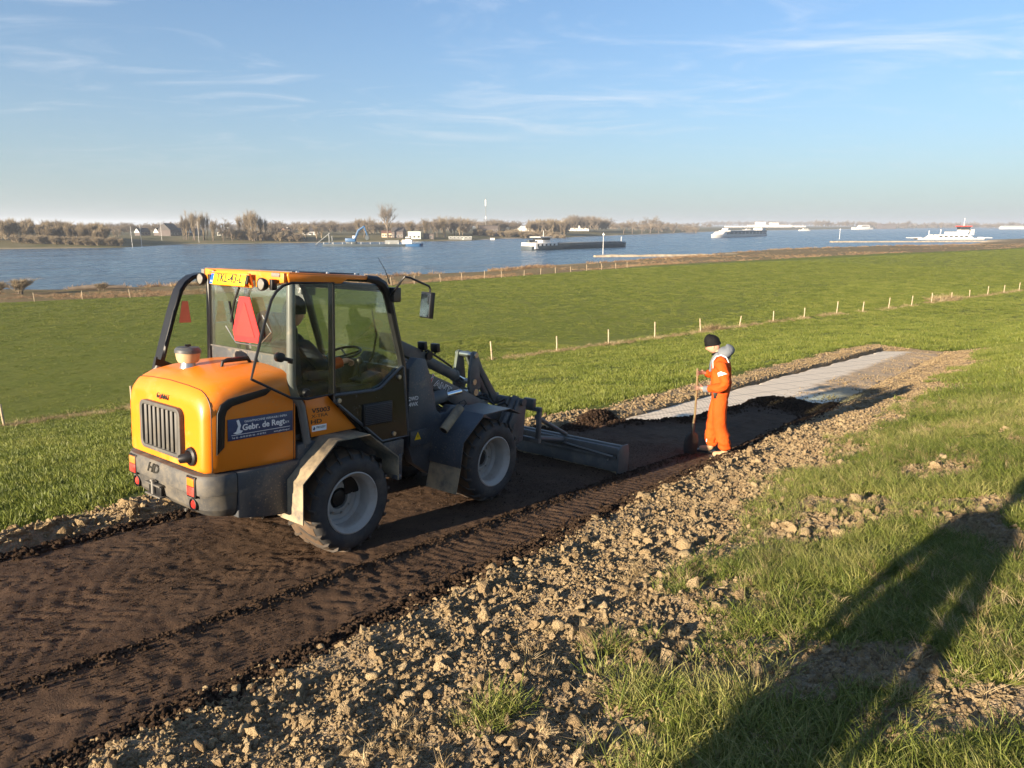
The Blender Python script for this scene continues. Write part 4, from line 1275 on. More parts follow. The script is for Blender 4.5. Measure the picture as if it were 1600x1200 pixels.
# slow-vehicle triangle on its bracket behind the rear window
tr_ = empty('slow_vehicle_triangle', parent=ldr)
T0 = [(.01, 2.195), (-.135, 2.197), (-.268, 1.905), (-.245, 1.825), (.085, 1.818), (.118, 1.905)]
cxy = (sum(p_[0] for p_ in T0) / 6, sum(p_[1] for p_ in T0) / 6)
MB().prism([(a, b) for a, b in T0], 'x', -.545, -.540).build('rim', M_REDRIM, tr_)
MB().prism([(-.058, 2.15), (-.067, 2.15), (-.205, 1.868), (.085, 1.866)], 'x', -.5485, -.5455).build('panel', M_REDPANEL, tr_)
MB().tube([(-.535, .24, 1.93), (-.535, .09, 1.80), (-.535, -.24, 1.80), (-.535, -.42, 1.93), (-.535, -.30, 2.06)], .005, 6).build('bracket', M_STEEL, tr_)
MB().tube([(-.54, .02, 2.27), (-.54, .10, 2.14), (-.53, .17, 1.97)], .010, 6).box((-.525, .155, 2.0), (.016, .014, .30), (R(-16), 0, 0)).build('rear_wiper', M_BLACK, ldr)
# reflected red look in the left window, put in as a faded red strip
MB().prism([(-.68, 2.12), (-.625, 2.12), (-.60, 1.93), (-.71, 1.93)], 'y', .690, .694).build('reflected_strip', simple_mat('faded_red', (.50, .12, .07), .4), ldr)
# front wiper, mirrors, antenna, front lamps
MB().tube([(.64, -.30, 2.08), (.70, -.30, 1.85), (.745, -.20, 1.62), (.78, -.05, 1.50)], [.006, .011, .009, .012], 6).build('front_wiper', M_BLACK, ldr)
for sy in (-1, 1):
    mr = empty('mirror', parent=ldr)
    MB().tube([(.56, sy * .62, 2.22), (.545, sy * .70, 2.28), (.49, sy * .84, 2.37), (.505, sy * .87, 2.412), (.56, sy * .885, 2.405), (.78, sy * .90, 2.335), (.80, sy * .90, 2.31), (.775, sy * .905, 2.19)], .010, 8).build('mirror_arm', M_BLACK, mr, smooth=True)
    MB().box((.76, sy * .905, 2.165), (.045, .19, .235), (0, R(4), R(18) * sy)).cyl((.775, sy * .905, 2.175), (.80, sy * .905, 2.185), .02, 10).build('mirror_shell', M_BLACK, mr, bevel=.018)
    MB().box((.735, sy * .900, 2.165), (.004, .165, .21), (0, R(4), R(18) * sy)).build('mirror_glass', M_CHROME if sy < 0 else M_DOORLOW, mr)
    hl = empty('front_lamp', parent=ldr)
    MB().box((.605, sy * .62, 2.245), (.09, .12, .13)).tube([(.56, sy * .60, 2.16), (.62, sy * .63, 2.20)], .02, 8).build('housing', M_BLACK, hl, bevel=.02)
    MB().box((.655, sy * .62, 2.245), (.012, .10, .10)).build('lens', M_LAMP, hl, bevel=.006)
MB().tube([(.655, -.52, 2.34), (.60, -.52, 2.46), (.525, -.50, 2.575)], [.006, .003, .002], 6).build('antenna', M_BLACK, ldr)
# inside: seat, column, wheel, dash
seat = empty('seat', parent=ldr)
MB().box((.02, 0, 1.36), (.46, .48, .13)).build('cushion', M_SEAT, seat, bevel=.045, seg=3)
MB().prism([(-.22, 1.36), (-.30, 1.95), (-.26, 2.06), (-.17, 2.06), (-.11, 1.92), (-.06, 1.38)], 'y', -.21, .21).build('backrest', M_SEAT, seat, bevel=.04, seg=3)
MB().box((0, 0, 1.18), (.36, .36, .26)).build('seat_base', M_BLACK, seat, bevel=.02)
for sy in (-1, 1): MB().box((.05, sy * .30, 1.52), (.34, .08, .07)).build('armrest', M_SEAT, seat, bevel=.02)
sw = MB()
ring = []
for k in range(28):
    a = 2 * math.pi * k / 28
    ring.append((.545 + .16 * math.cos(a) * .86, .175 * math.sin(a) - .02, 1.655 + .16 * math.cos(a) * .30))
sw.tube(ring, .013, 8, closed=True)
sw.tube([(.56, -.02, 1.63), (.425, -.02, 1.61)], .010, 6).tube([(.56, -.02, 1.63), (.62, .12, 1.68)], .010, 6).tube([(.56, -.02, 1.63), (.62, -.15, 1.68)], .010, 6)
sw.build('steering_wheel', M_BLACK, ldr, smooth=True)
MB().prism([(.50, 1.10), (.50, 1.42), (.545, 1.60), (.63, 1.61), (.70, 1.54), (.72, 1.10)], 'y', -.19, .17).build('steering_column', M_BLACK, ldr, bevel=.03)
MB().box((.52, -.36, 1.43), (.26, .18, .10), (0, R(-14), 0)).box((.30, -.40, 1.36), (.36, .16, .12)).cyl((.44, -.36, 1.47), (.45, -.35, 1.60), .016, 8).lathe([(0, 1.585), (.03, 1.595), (.034, 1.63), (.02, 1.655), (0, 1.66)], 12, 'z', (.45, -.35, 0)).build('control_console', M_BLACK, ldr, bevel=.012)
MB().box((.15, 0, 1.06), (1.2, 1.15, .05)).build('cab_floor', M_BLACK, ldr, bevel=.01)

# --- boom, cylinders, hitch
bsh = [(1.10, 1.56), (1.18, 1.585), (1.26, 1.54), (1.382, 1.456), (1.90, 1.242), (2.132, 1.142), (2.60, .92), (2.80, .82), (2.86, .74), (2.82, .66), (2.72, .64), (2.45, .76), (2.12, .93), (1.909, 1.024), (1.578, 1.232), (1.244, 1.377), (1.12, 1.46)]
boom = MB().prism(bsh, 'y', -.20, -.145).build('boom', M_ARM, ldr, bevel=.006)
MB().prism(bsh, 'y', .145, .20).build('boom', M_ARM, ldr, bevel=.006)
MB().prism([(1.5, 1.385), (2.5, .955), (2.45, .85), (1.9, 1.05), (1.5, 1.28)], 'y', -.146, .146).build('boom_web', M_ARM, ldr)
MB().cyl((1.175, -.30, 1.50), (1.175, .30, 1.50), .035, 14).cyl((1.175, -.212, 1.50), (1.175, -.20, 1.50), .05, 14).build('boom_pivot', M_STEEL, ldr)
ang = math.atan2(.918 - 1.456, 2.597 - 1.382)
bd = Vector((math.cos(ang), 0, math.sin(ang))); bu = Vector((-math.sin(ang), 0, math.cos(ang)))
def boom_text(s, d, off, size, mat, par, **k):
    o = Vector((1.38, -.2015, 1.41)) + bd * d + bu * off
    return text_mesh('lettering', s, size, mat, par, PM(o, bd, bu), .0012, **k)
boom_text('G', .12, -.035, .135, M_WHITE, boom, bold=.006); boom_text('G', .12, -.035, .135, M_INK, boom, bold=-.001).location = (0, -.0016, 0)
boom_text('i', .225, -.01, .20, M_WHITE, boom, bold=.006); boom_text('i', .225, -.01, .20, M_RED, boom, bold=-.001).location = (0, -.0016, 0)
boom_text('ANT', .43, -.02, .10, M_WHITE, boom, bold=.004, squash=1.4); boom_text('ANT', .43, -.02, .10, M_INK, boom, bold=-.001, squash=1.4).location = (0, -.0016, 0)
MB().prism([tuple((Vector((1.40, 0, 1.40)) + bd * a + bu * b).xz) for a, b in ((-.095, -.075), (-.045, -.075), (-.045, .03), (-.095, .03))], 'y', -.2035, -.2005).build('caution_label', M_YELLOW, boom)
text_mesh('lettering', '2WD', .06, M_WHITE, ldr, PM((1.115, -.4025, 1.19), (1, 0, 0), (0, 0, 1)), .001)
text_mesh('lettering', '4WK', .06, M_WHITE, ldr, PM((1.115, -.4025, 1.13), (1, 0, 0), (0, 0, 1)), .001)
# tilt cylinder above the boom
tc_ = empty('tilt_cylinder', parent=ldr)
MB().prism([(1.08, 1.83), (1.27, 1.735), (1.62, 1.60), (1.58, 1.47), (1.30, 1.58), (1.08, 1.66)], 'y', -.085, .085).build('cylinder_housing', M_ARM, tc_, bevel=.01)
MB().tube([(1.55, 0, 1.555), (2.17, 0, 1.288)], .062, 20).tube([(2.15, 0, 1.297), (2.19, 0, 1.279)], .068, 20).build('barrel', M_ARM, tc_)
MB().tube([(2.17, 0, 1.288), (2.36, 0, 1.206)], .028, 14).build('rod', M_CHROME, tc_)
MB().tube([(1.60, -.07, 1.60), (1.62, -.10, 1.62), (1.75, -.09, 1.555), (2.05, -.07, 1.40)], .012, 6).tube([(1.62, .0, 1.63), (1.72, .0, 1.60), (2.0, 0, 1.46)], .011, 6).lathe([(0, -.115), (.045, -.115), (.045, -.085), (0, -.085)], 14, 'y', (1.64, 0, 1.56)).build('hydraulic_hose', M_BLACK, tc_, smooth=True)
for xx, zz, s_ in ((1.545, 1.675, .085), (1.745, 1.64, .095)):
    wl = empty('boom_lamp', parent=ldr)
    MB().box((xx, -.09, zz), (.05, .10, s_), (0, R(-8), 0)).cyl((xx, -.09, zz - .07), (xx, -.09, zz), .012, 8).build('housing', M_BLACK, wl, bevel=.012)
    MB().box((xx + .028, -.09, zz), (.006, .085, s_ * .85), (0, R(-8), 0)).build('lens', M_LAMP, wl)
# lift cylinder below the boom
lc = empty('lift_cylinder', parent=ldr)
for sy in (-1, 1):
    MB().tube([(1.22, sy * .25, 1.03), (1.34, sy * .25, 1.08), (1.72, sy * .25, 1.135)], [.05, .075, .075], 18).build('barrel', M_ARM, lc, smooth=True)
    MB().tube([(1.70, sy * .25, 1.13), (2.0, sy * .25, 1.15)], .03, 12).build('rod', M_CHROME, lc)
MB().tube([(1.15, -.33, 1.02), (1.22, -.36, 1.11), (1.34, -.36, 1.15), (1.42, -.34, 1.12)], .018, 8).tube([(1.12, -.30, .95), (1.2, -.36, 1.0), (1.35, -.36, 1.02), (1.5, -.33, 1.0)], .016, 8).build('hydraulic_hose', M_BLACK, lc, smooth=True)
# bell crank and link
for sy in (-1, 1):
    MB().prism([(2.335, 1.545), (2.375, 1.565), (2.425, 1.545), (2.46, 1.38), (2.50, 1.14), (2.44, 1.03), (2.34, 1.03), (2.29, 1.16), (2.30, 1.36)], 'y', sy * .115 - .02, sy * .115 + .02).build('bell_crank', M_ARM, ldr, bevel=.006)
MB().cyl((2.38, -.155, 1.52), (2.38, .155, 1.52), .032, 14).cyl((2.40, -.15, 1.08), (2.40, .15, 1.08), .04, 14).cyl((2.37, -.15, 1.205), (2.37, .15, 1.205), .034, 14).build('crank_pins', M_STEEL, ldr)
for sy in (-1, 1):
    MB().prism([(2.41, 1.55), (2.44, 1.48), (2.52, 1.33), (2.84, .90), (2.90, .88), (2.94, .94), (2.60, 1.34), (2.48, 1.55)], 'y', sy * .06 - .016, sy * .06 + .016).build('tilt_link', M_ARM, ldr, bevel=.005)
hit_ = empty('quick_hitch', parent=ldr)
for y in (-.42, -.27, .27, .42):
    MB().prism([(2.70, .70), (2.88, 1.0), (2.97, .96), (3.02, .86), (2.98, .45), (2.86, .42), (2.76, .52)], 'y', y - .014, y + .014).build('side_plate', M_ARM, hit_, bevel=.004)
MB().cyl((2.93, -.47, .94), (2.93, .47, .94), .045, 16).cyl((2.80, -.44, .66), (2.80, .44, .66), .035, 14).cyl((2.92, -.44, .48), (2.92, .44, .48), .035, 14).build('cross_tube', M_ARM, hit_)
MB().tube([(2.70, -.33, .66), (2.95, -.33, .985)], .05, 14).build('locking_cylinder', M_ARM, hit_)
MB().tube([(2.5, -.1, 1.0), (2.6, -.16, .98), (2.72, -.2, .88), (2.80, -.26, .93), (2.86, -.3, .86)], .014, 6).tube([(2.5, .0, 1.0), (2.66, -.08, 1.02), (2.76, -.12, .90), (2.88, -.2, .95)], .014, 6).build('hydraulic_hose', M_BLACK, hit_, smooth=True)
# --- levelling blade carried on the hitch
LZ = -.02
bl = empty('levelling_blade', parent=ldr)
fr = MB()
for y in (-.44, -.16, .16, .44):
    fr.box((3.30, y, .60), (.05, .055, .46))
fr.box((3.30, 0, .80), (.055, .94, .05)).box((3.30, 0, .40), (.06, .94, .06)).box((3.28, -.30, .87), (.06, .16, .12)).box((3.28, .30, .87), (.06, .16, .12))
fr.build('carrier_frame', M_ARM, bl, bevel=.006)
dia = MB()
for y in (-.38, .38):
    dia.tube([(3.32, y, .42), (3.96, y * 1.15, .30)], .038, 10).tube([(3.32, y, .70), (3.96, y * 1.15, .38)], .028, 10)
dia.build('push_arm', M_ARM, bl, smooth=True)
by0, by1 = -1.29, 1.25
MB().prism([(3.93, .03), (4.02, .03), (4.05, .12), (4.02, .25), (4.07, .355), (3.98, .365), (3.945, .25), (3.93, .13)], 'y', by0, by1).build('mouldboard', M_ARM, bl, bevel=.005)
MB().box((3.915, (by0 + by1) / 2, .305), (.05, by1 - by0 - .02, .09)).box((3.915, (by0 + by1) / 2 , .215), (.03, by1 - by0 - .10, .035)).build('stiffener', M_ARM, bl, bevel=.006)
MB().box((3.975, (by0 + by1) / 2, .02), (.022, by1 - by0, .13)).build('cutting_edge', M_STEELDUST, bl, bevel=.003)
for y in (by0, by1):
    MB().prism([(3.86, .0), (3.86, .335), (3.94, .378), (4.10, .375), (4.14, .25), (4.12, .0)], 'y', y - .012, y + .012).build('end_plate', M_ARM, bl, bevel=.003)
MB().tube([(3.88, -.45, .29), (3.885, -.9, .255), (3.89, -1.2, .235)], .012, 8).build('edge_bar', M_STEEL, bl)
MB().cyl((3.905, -1.12, .17), (3.925, -1.12, .17), .012, 8).build('bolt', M_STEEL, bl)
# ------------------------------------------------------------------ people
def skin_mesh(name, verts, edges, radii, root=0, sub=2):
    me = bpy.data.meshes.new(name)
    me.from_pydata(verts, edges, [])
    o = bpy.data.objects.new(name, me); COL.objects.link(o)
    md = o.modifiers.new('skin', 'SKIN'); md.use_smooth_shade = True; md.branch_smoothing = .6
    sk = me.skin_vertices[0].data
    for i, r_ in enumerate(radii):
        sk[i].radius = r_ if isinstance(r_, tuple) else (r_, r_)
        sk[i].use_root = (i == root)
    o.modifiers.new('sub', 'SUBSURF').levels = sub
    dg = bpy.context.evaluated_depsgraph_get()
    dg.update()
    out = bpy.data.meshes.new_from_object(o.evaluated_get(dg))
    out.name = name
    bpy.data.objects.remove(o); bpy.data.meshes.remove(me)
    return out
class Skel:
    def __init__(self): self.v = []; self.e = []; self.r = []
    def add(self, p, r, parent=None):
        self.v.append(tuple(p)); self.r.append(r)
        i = len(self.v) - 1
        if parent is not None: self.e.append((parent, i))
        return i
    def chain(self, pts, parent=None):
        for p, r in pts: parent = self.add(p, r, parent)
        return parent
    def mesh(self, name, sub=2): return skin_mesh(name, self.v, self.e, self.r, 0, sub)
def hand(sk, wrist_i, wrist, pdir, curl, side, k=1.0):
    """palm along pdir, fingers bending towards curl, thumb leaving the side of the palm"""
    pd = Vector(pdir).normalized(); cu = Vector(curl); cu = (cu - pd * cu.dot(pd)).normalized()
    wd = pd.cross(cu) * side
    w = Vector(wrist)
    pa = sk.add(w + pd * .05 * k, (.022 * k, .034 * k), wrist_i)
    pb = sk.add(w + pd * .085 * k, (.017 * k, .036 * k), pa)
    for j, (off, ln) in enumerate(((-.030, .9), (-.010, 1.05), (.010, 1.0), (.030, .8))):
        b = w + pd * .098 * k + wd * off * k
        p1 = b + (pd * .75 + cu * .55).normalized() * .036 * ln * k
        p2 = p1 + (pd * -.05 + cu * 1.0).normalized() * .027 * ln * k
        p3 = p2 + (pd * -.85 + cu * .5).normalized() * .022 * ln * k
        sk.chain([(b, .0095 * k), (p1, .009 * k), (p2, .0085 * k), (p3, .0075 * k)], pb)
    t0 = w + pd * .035 * k - wd * .032 * k + cu * .008
    sk.chain([(t0, .013 * k), (t0 + (pd * .5 - wd * .5 + cu * .6).normalized() * .032 * k, .011 * k), (t0 + (pd * .55 - wd * .2 + cu * 1.3).normalized() * .058 * k, .009 * k)], pa)
def head_part(bm, M):
    """a head with brow, nose, lips, chin and ears, added to a bmesh; x is forward"""
    b2 = bmesh.new(); bmesh.ops.create_uvsphere(b2, u_segments=28, v_segments=20, radius=1)
    for v in b2.verts:
        x, y, z = v.co
        X, Y, Z = x * .098, y * .078, z * .118
        if z < 0: Y *= 1 - .25 * (-z) ** 1.5; X *= 1 - .10 * (-z)
        if x > 0 and z < -.45: X += .010 * (-z - .45) * 2
        if x > .6:
            c = math.exp(-(y / .22) ** 2)
            X += .026 * c * math.exp(-((z + .16) / .17) ** 2)          # nose
            X += .007 * c * math.exp(-((z + .52) / .08) ** 2)          # lips
            X -= .009 * math.exp(-((abs(y) - .36) / .16) ** 2) * math.exp(-((z - .03) / .12) ** 2)   # eye sockets
            X += .005 * math.exp(-((z - .2) / .1) ** 2)                # brow
        v.co = M @ Vector((X, Y, Z))
    b2.normal_update()
    me = bpy.data.meshes.new('h'); b2.to_mesh(me); b2.free(); bm.from_mesh(me); bpy.data.meshes.remove(me)
    for sy in (-1, 1):
        b2 = bmesh.new(); bmesh.ops.create_uvsphere(b2, u_segments=10, v_segments=8, radius=1)
        for v in b2.verts: v.co = M @ Vector((v.co.x * .018 - .005, sy * .076 + v.co.y * .009, v.co.z * .032 - .01))
        me = bpy.data.meshes.new('h'); b2.to_mesh(me); b2.free(); bm.from_mesh(me); bpy.data.meshes.remove(me)
def join_head(body_me, M):
    bm = bmesh.new(); bm.from_mesh(body_me); head_part(bm, M)
    bm.to_mesh(body_me); bm.free()
    body_me.polygons.foreach_set('use_smooth', [True] * len(body_me.polygons))
    return body_me
def cap_mesh(M, k=1.0, zmin=-.05, tilt=.35, fold=True):
    """knitted cap: upper part of the head, slightly bigger, with a turned-up rim"""
    mb = MB(); rings = []
    prof = [(1.035, -.30), (1.10, -.29), (1.12, -.10), (1.10, .04), (1.065, .06), (1.06, .3), (.98, .6), (.74, .9), (.38, 1.10), (.02, 1.16)]
    for rr, zz in prof:
        ring = []
        for j in range(26):
            a = 2 * math.pi * j / 26
            w = math.sqrt(max(0, 1 - min(1, (max(zz, 0) / 1.2)) ** 2))
            ring.append(M @ Vector((.100 * rr * math.cos(a), .083 * rr * math.sin(a), .110 * zz + .028 + tilt * .03 * math.cos(a))))
        rings.append(ring)
    mb.loft(rings, cap=True)
    return mb
def eyes(M, parent, mat):
    for sy in (-1, 1):
        b2 = bmesh.new(); bmesh.ops.create_uvsphere(b2, u_segments=8, v_segments=6, radius=.009)
        for v in b2.verts: v.co = M @ (v.co + Vector((.084, sy * .031, .004)))
        me = bpy.data.meshes.new('eye'); b2.to_mesh(me); b2.free()
        link_mesh('eye', me, mat, parent, smooth=True)
def cloth_mat(name, col, var=.12, bump=.5):
    t = NT(name)
    n1 = t.noise(7, 5, .6, dist=1.2); n2 = t.noise(160, 2)
    c = t.ramp(t.noise(3, 4), [(.3, tuple(c_ * (1 - var) for c_ in col)), (.7, tuple(min(1, c_ * (1 + var)) for c_ in col))])
    t.set(color=c, rough=.8, spec=.2, normal=t.bump(n2, .15, .003, t.bump(n1, bump, .035)))
    return t.m
M_SKIN = simple_mat('skin', (.52, .27, .18), .5, var=.08, vscale=12)
M_HIVIS = cloth_mat('orange_coverall', (.50, .066, .006))
M_HOODIE = cloth_mat('grey_fleece', (.13, .145, .165), .1)
M_KNIT = cloth_mat('black_knit', (.0045, .0045, .005), .2)
M_REFL = simple_mat('reflective_tape', (.50, .51, .52), .35, var=.06)
M_BOOT = simple_mat('tan_boot', (.33, .22, .12), .75, var=.2, dirt=(.2, .14, .09), dirt_amt=.5, dirt_scale=12)
M_NAVY = cloth_mat('navy_jacket', (.016, .019, .027), .2)
M_JEAN = cloth_mat('dark_trousers', (.022, .026, .036), .2)
M_WOOD = simple_mat('ash_handle', (.50, .34, .16), .5, var=.15, vscale=12)
M_IRON = simple_mat('shovel_steel', (.055, .052, .050), .45, metal=.6, var=.3, dirt=(.09, .06, .04), dirt_amt=.5, dirt_scale=12)

# ---- the worker leaning on his shovel
wx, wy = 2.94, 9.82
wp, wq = to_pq(wx, wy)
wz = float(ramp_z(wp, wq))
worker = empty('person', (wx, wy, wz), (0, 0, R(159)))
tag(worker, 'person in orange coverall, grey hood and black cap holding a shovel', 'person')
SH_X, SH_Y = .295, .10            # where the shovel stands in the worker's frame
def worker_skel(grow, body):
    s = Skel(); g = grow
    pel = s.add((-.02, 0, .96), (.125 + g, .155 + g))
    bel = s.add((-.015, 0, 1.10), (.12 + g, .15 + g), pel)
    ch = s.add((-.015, 0, 1.27), (.122 + g, .165 + g), bel)
    uc = s.add((.0, 0, 1.395), (.10 + g * .8, .15 + g * .8), ch)
    nk = s.add((.035, 0, 1.475), .058 + g * .5, uc)
    if body: s.add((.075, 0, 1.55), .055, nk)
    ls = s.add((-.01, .185, 1.385), .062 + g, uc); le = s.add((-.115, .275, 1.11), .047 + g, ls)
    lw = Vector((SH_X - .095, SH_Y + .02, .985))
    li = s.add(Vector((-.02, .23, 1.035)), .045 + g * .9, le); lwi = s.add(lw if body else lw - Vector((.015, 0, 0)), .030 + g * .8, li)
    rs = s.add((-.01, -.185, 1.385), .062 + g, uc); re = s.add((.02, -.26, 1.13), .047 + g, rs)
    rw = Vector((SH_X - .075, SH_Y - .075, 1.20))
    rwi = s.add(rw if body else rw - Vector((.012, 0, 0)), .030 + g * .8, re)
    if body:
        hand(s, lwi, lw, (1, .02, .05), (.1, -1, 0), 1)
        hand(s, rwi, rw, (.8, .55, .02), (.3, 1, 0), -1)
    lh = s.add((-.03, .095, .88), .092 + g, pel); lk = s.add((-.035, .105, .50), .062 + g * 1.5, lh)
    lc = s.add((-.10, .11, .30), .056 + g * 1.7, lk)
    la = s.add((-.15, .112, .11 if not body else .08), .042 + g * 1.9, lc)
    rh = s.add((-.01, -.095, .88), .092 + g, pel); rk = s.add((.065, -.095, .50), .062 + g * 1.5, rh)
    rc = s.add((.075, -.095, .30), .056 + g * 1.7, rk)
    ra = s.add((.065, -.095, .10 if not body else .08), .042 + g * 1.9, rc)
    if body:
        s.chain([((-.10, .115, .05), .036), ((.03, .12, .035), .032)], la)
        s.chain([((.12, -.097, .05), .036), ((.24, -.10, .035), .032)], ra)
    return s
HM = Matrix.Translation((.125, 0, 1.600)) @ Matrix.Rotation(R(24), 4, 'Y')
body = link_mesh('body', join_head(worker_skel(0, True).mesh('body'), HM), M_SKIN, worker)
cov = worker_skel(.022, False).mesh('coverall', 3)
def folds(me, amp, k=9.0, seed=5):
    n = len(me.vertices); co = np.empty(n * 3, np.float32); me.vertices.foreach_get('co', co); co = co.reshape(-1, 3)
    nr = np.empty(n * 3, np.float32); me.vertices.foreach_get('normal', nr); nr = nr.reshape(-1, 3)
    a = np.arctan2(co[:, 1], co[:, 0])
    u_ = co[:, 2] * k + a * .9; w_ = co[:, 0] * 6 + co[:, 1] * 7 + a
    d = np.abs(fbm(u_, w_, 1.0, 3, seed) - .5) * -2 + .5 + (fbm(u_ * 2.2, w_ * 1.5, 1.0, 2, seed + 9) - .5)
    low = np.exp(-((co[:, 2] - .22) / .13) ** 2) * 1.1 + np.exp(-((co[:, 2] - 1.05) / .12) ** 2) * .7 + .55
    co = co + nr * (d * amp * low)[:, None]
    me.vertices.foreach_set('co', co.ravel()); me.update()
folds(cov, .026)
coverall = link_mesh('coverall', cov, M_HIVIS, worker, smooth=True)
cap_mesh(HM @ Matrix.Rotation(R(-6), 4, 'Y')).build('knitted_cap', M_KNIT, worker, smooth=True)
eyes(HM, worker, M_INK)
# scarf and hood of the fleece
hd = Skel()
a = hd.add((.06, 0, 1.475), (.085, .095)); hd.add((.085, 0, 1.515), (.075, .085), a)
link_mesh('scarf', hd.mesh('scarf'), M_KNIT, worker, smooth=True)
hb = bmesh.new(); bmesh.ops.create_uvsphere(hb, u_segments=24, v_segments=16, radius=1)
for v in hb.verts:
    x, y, z = v.co
    v.co = Vector((-.055 + x * .115 + z * .035, y * .15, 1.50 + z * .085 - x * .03 + (.035 if x < -.3 else 0) * (1 - y * y)))
me = bpy.data.meshes.new('hood'); hb.to_mesh(me); hb.free()
hoodo = link_mesh('fleece_hood', me, M_HOODIE, worker, smooth=True)
cs = Skel(); c0 = cs.add((.02, .075, 1.50), .045); c1 = cs.add((.085, .085, 1.44), .035, c0); c2 = cs.add((.125, .06, 1.34), .03, c1); cs.add((.135, .045, 1.22), .022, c2)
link_mesh('fleece_collar', cs.mesh('collar'), M_HOODIE, worker, smooth=True)
def band(c, ax, r, w, mat, name='reflective_band', ell=1.0, n=24):
    axv = Vector(ax).normalized(); x = axv.orthogonal().normalized(); y = axv.cross(x)
    mb = MB(); rings = []
    for h, rr in ((-w / 2, r - .006), (-w / 2, r), (w / 2, r), (w / 2, r - .006)):
        rings.append([Vector(c) + axv * h + (x * math.cos(2 * math.pi * k / n) + y * math.sin(2 * math.pi * k / n) * ell) * rr for k in range(n)])
    mb.loft(rings, cap=False)
    return mb.build(name, mat, worker, smooth=True)
band((-.058, .229, 1.245), (-.105, .09, -.275), .0775, .055, M_REFL)
band((.003, -.222, 1.26), (.03, -.075, -.255), .0765, .055, M_REFL)
band((SH_X - .135, SH_Y + .045, .992), (.21, -.11, -.05), .047, .075, M_HOODIE, 'cuff')
# shoulder tape over the yoke
for sy in (-1, 1):
    pts = [(.085, sy * .135, 1.30), (.095, sy * .13, 1.395), (.055, sy * .135, 1.462), (-.01, sy * .145, 1.487), (-.075, sy * .145, 1.462), (-.112, sy * .14, 1.39)]
    mb = MB(); rings = []
    for p_ in pts:
        p_ = Vector(p_); nrm = (p_ - Vector((-.005, p_.y * .8, 1.36))).normalized()
        for_ = Vector((0, 1, 0))
        rings.append([p_ + for_ * .026 + nrm * .012, p_ - for_ * .026 + nrm * .012, p_ - for_ * .026 - nrm * .004, p_ + for_ * .026 - nrm * .004])
    mb.loft(rings); mb.build('shoulder_tape', M_REFL, worker, bevel=.002)
MB().box((.138, -.075, .19), (.012, .09, .05), (0, R(-3), R(8))).build('ankle_tape', M_REFL, worker, bevel=.004)
MB().box((.03, .155, .93), (.07, .018, .12), (0, R(8), R(6))).build('tool_pocket', M_INK, worker, bevel=.006)
for sx, yy, nm in ((-.15, .113, 'a'), (.065, -.096, 'b')):
    bt = Skel()
    a = bt.add((sx + .0, yy, .145), .062); b = bt.add((sx + .01, yy, .06), (.058, .056), a); bt.chain([((sx + .10, yy + .003, .048), (.044, .050)), ((sx + .185, yy + .005, .040), (.034, .044))], b)
    bo = link_mesh('boot', bt.mesh('boot'), M_BOOT, worker, smooth=True)
    MB().prism([(sx - .06, yy - .045), (sx + .1, yy - .052), (sx + .215, yy - .04), (sx + .228, yy + .02), (sx + .19, yy + .05), (sx, yy + .045), (sx - .06, yy + .035)], 'z', .0, .028).build('sole', M_INK, bo, bevel=.006)
# ---- the shovel
def loc2w(v):
    return worker.matrix_basis @ Vector(v)
sh = empty('shovel', (wx, wy, wz), (0, 0, R(159)))
tag(sh, 'shovel with pale wooden handle and dark steel blade held upright by the worker', 'shovel')
MB().tube([(SH_X + .012, SH_Y, 1.27), (SH_X + .005, SH_Y, 1.0), (SH_X + .01, SH_Y, .6), (SH_X + .035, SH_Y + .01, .30)], [.0155, .015, .015, .0165], 12).build('handle', M_WOOD, sh, smooth=True)
bm_ = MB(); rows = []
for i, (z, w_) in enumerate(((.33, .10), (.29, .17), (.22, .205), (.14, .212), (.07, .20), (.01, .165), (-.03, .06))):
    row = []
    for j in range(9):
        u_ = (j - 4) / 4
        row.append((SH_X + .035 + u_ * w_ / 2 * .9 + (.33 - z) * .04, SH_Y + .012 + u_ * w_ / 2 * .45, z))
    rows.append(row)
vs2 = [p_ for r_ in rows for p_ in r_]; n0 = len(vs2)
vs2 = [(x, y + .03 * (1 - ((i % 9 - 4) / 4) ** 2), z) for i, (x, y, z) in enumerate(vs2)]
vs2 += [(x - .002, y - .005, z) for x, y, z in vs2]
fs2 = []
for i in range(6):
    for j in range(8):
        a = i * 9 + j; fs2 += [(a, a + 1, a + 10, a + 9), (n0 + a, n0 + a + 9, n0 + a + 10, n0 + a + 1)]
for i in range(6):
    a = i * 9; fs2 += [(a, a + 9, n0 + a + 9, n0 + a), (a + 8, n0 + a + 8, n0 + a + 17, a + 17)]
for j in range(8): fs2 += [(j, n0 + j, n0 + j + 1, j + 1), (54 + j, 55 + j, n0 + 55 + j, n0 + 54 + j)]
bm_.add(vs2, fs2).build('blade', M_IRON, sh, smooth=True)
MB().tube([(SH_X + .02, SH_Y + .008, .47), (SH_X + .035, SH_Y + .01, .30), (SH_X + .04, SH_Y + .012, .24)], [.022, .025, .014], 12).build('socket', M_IRON, sh, smooth=True)

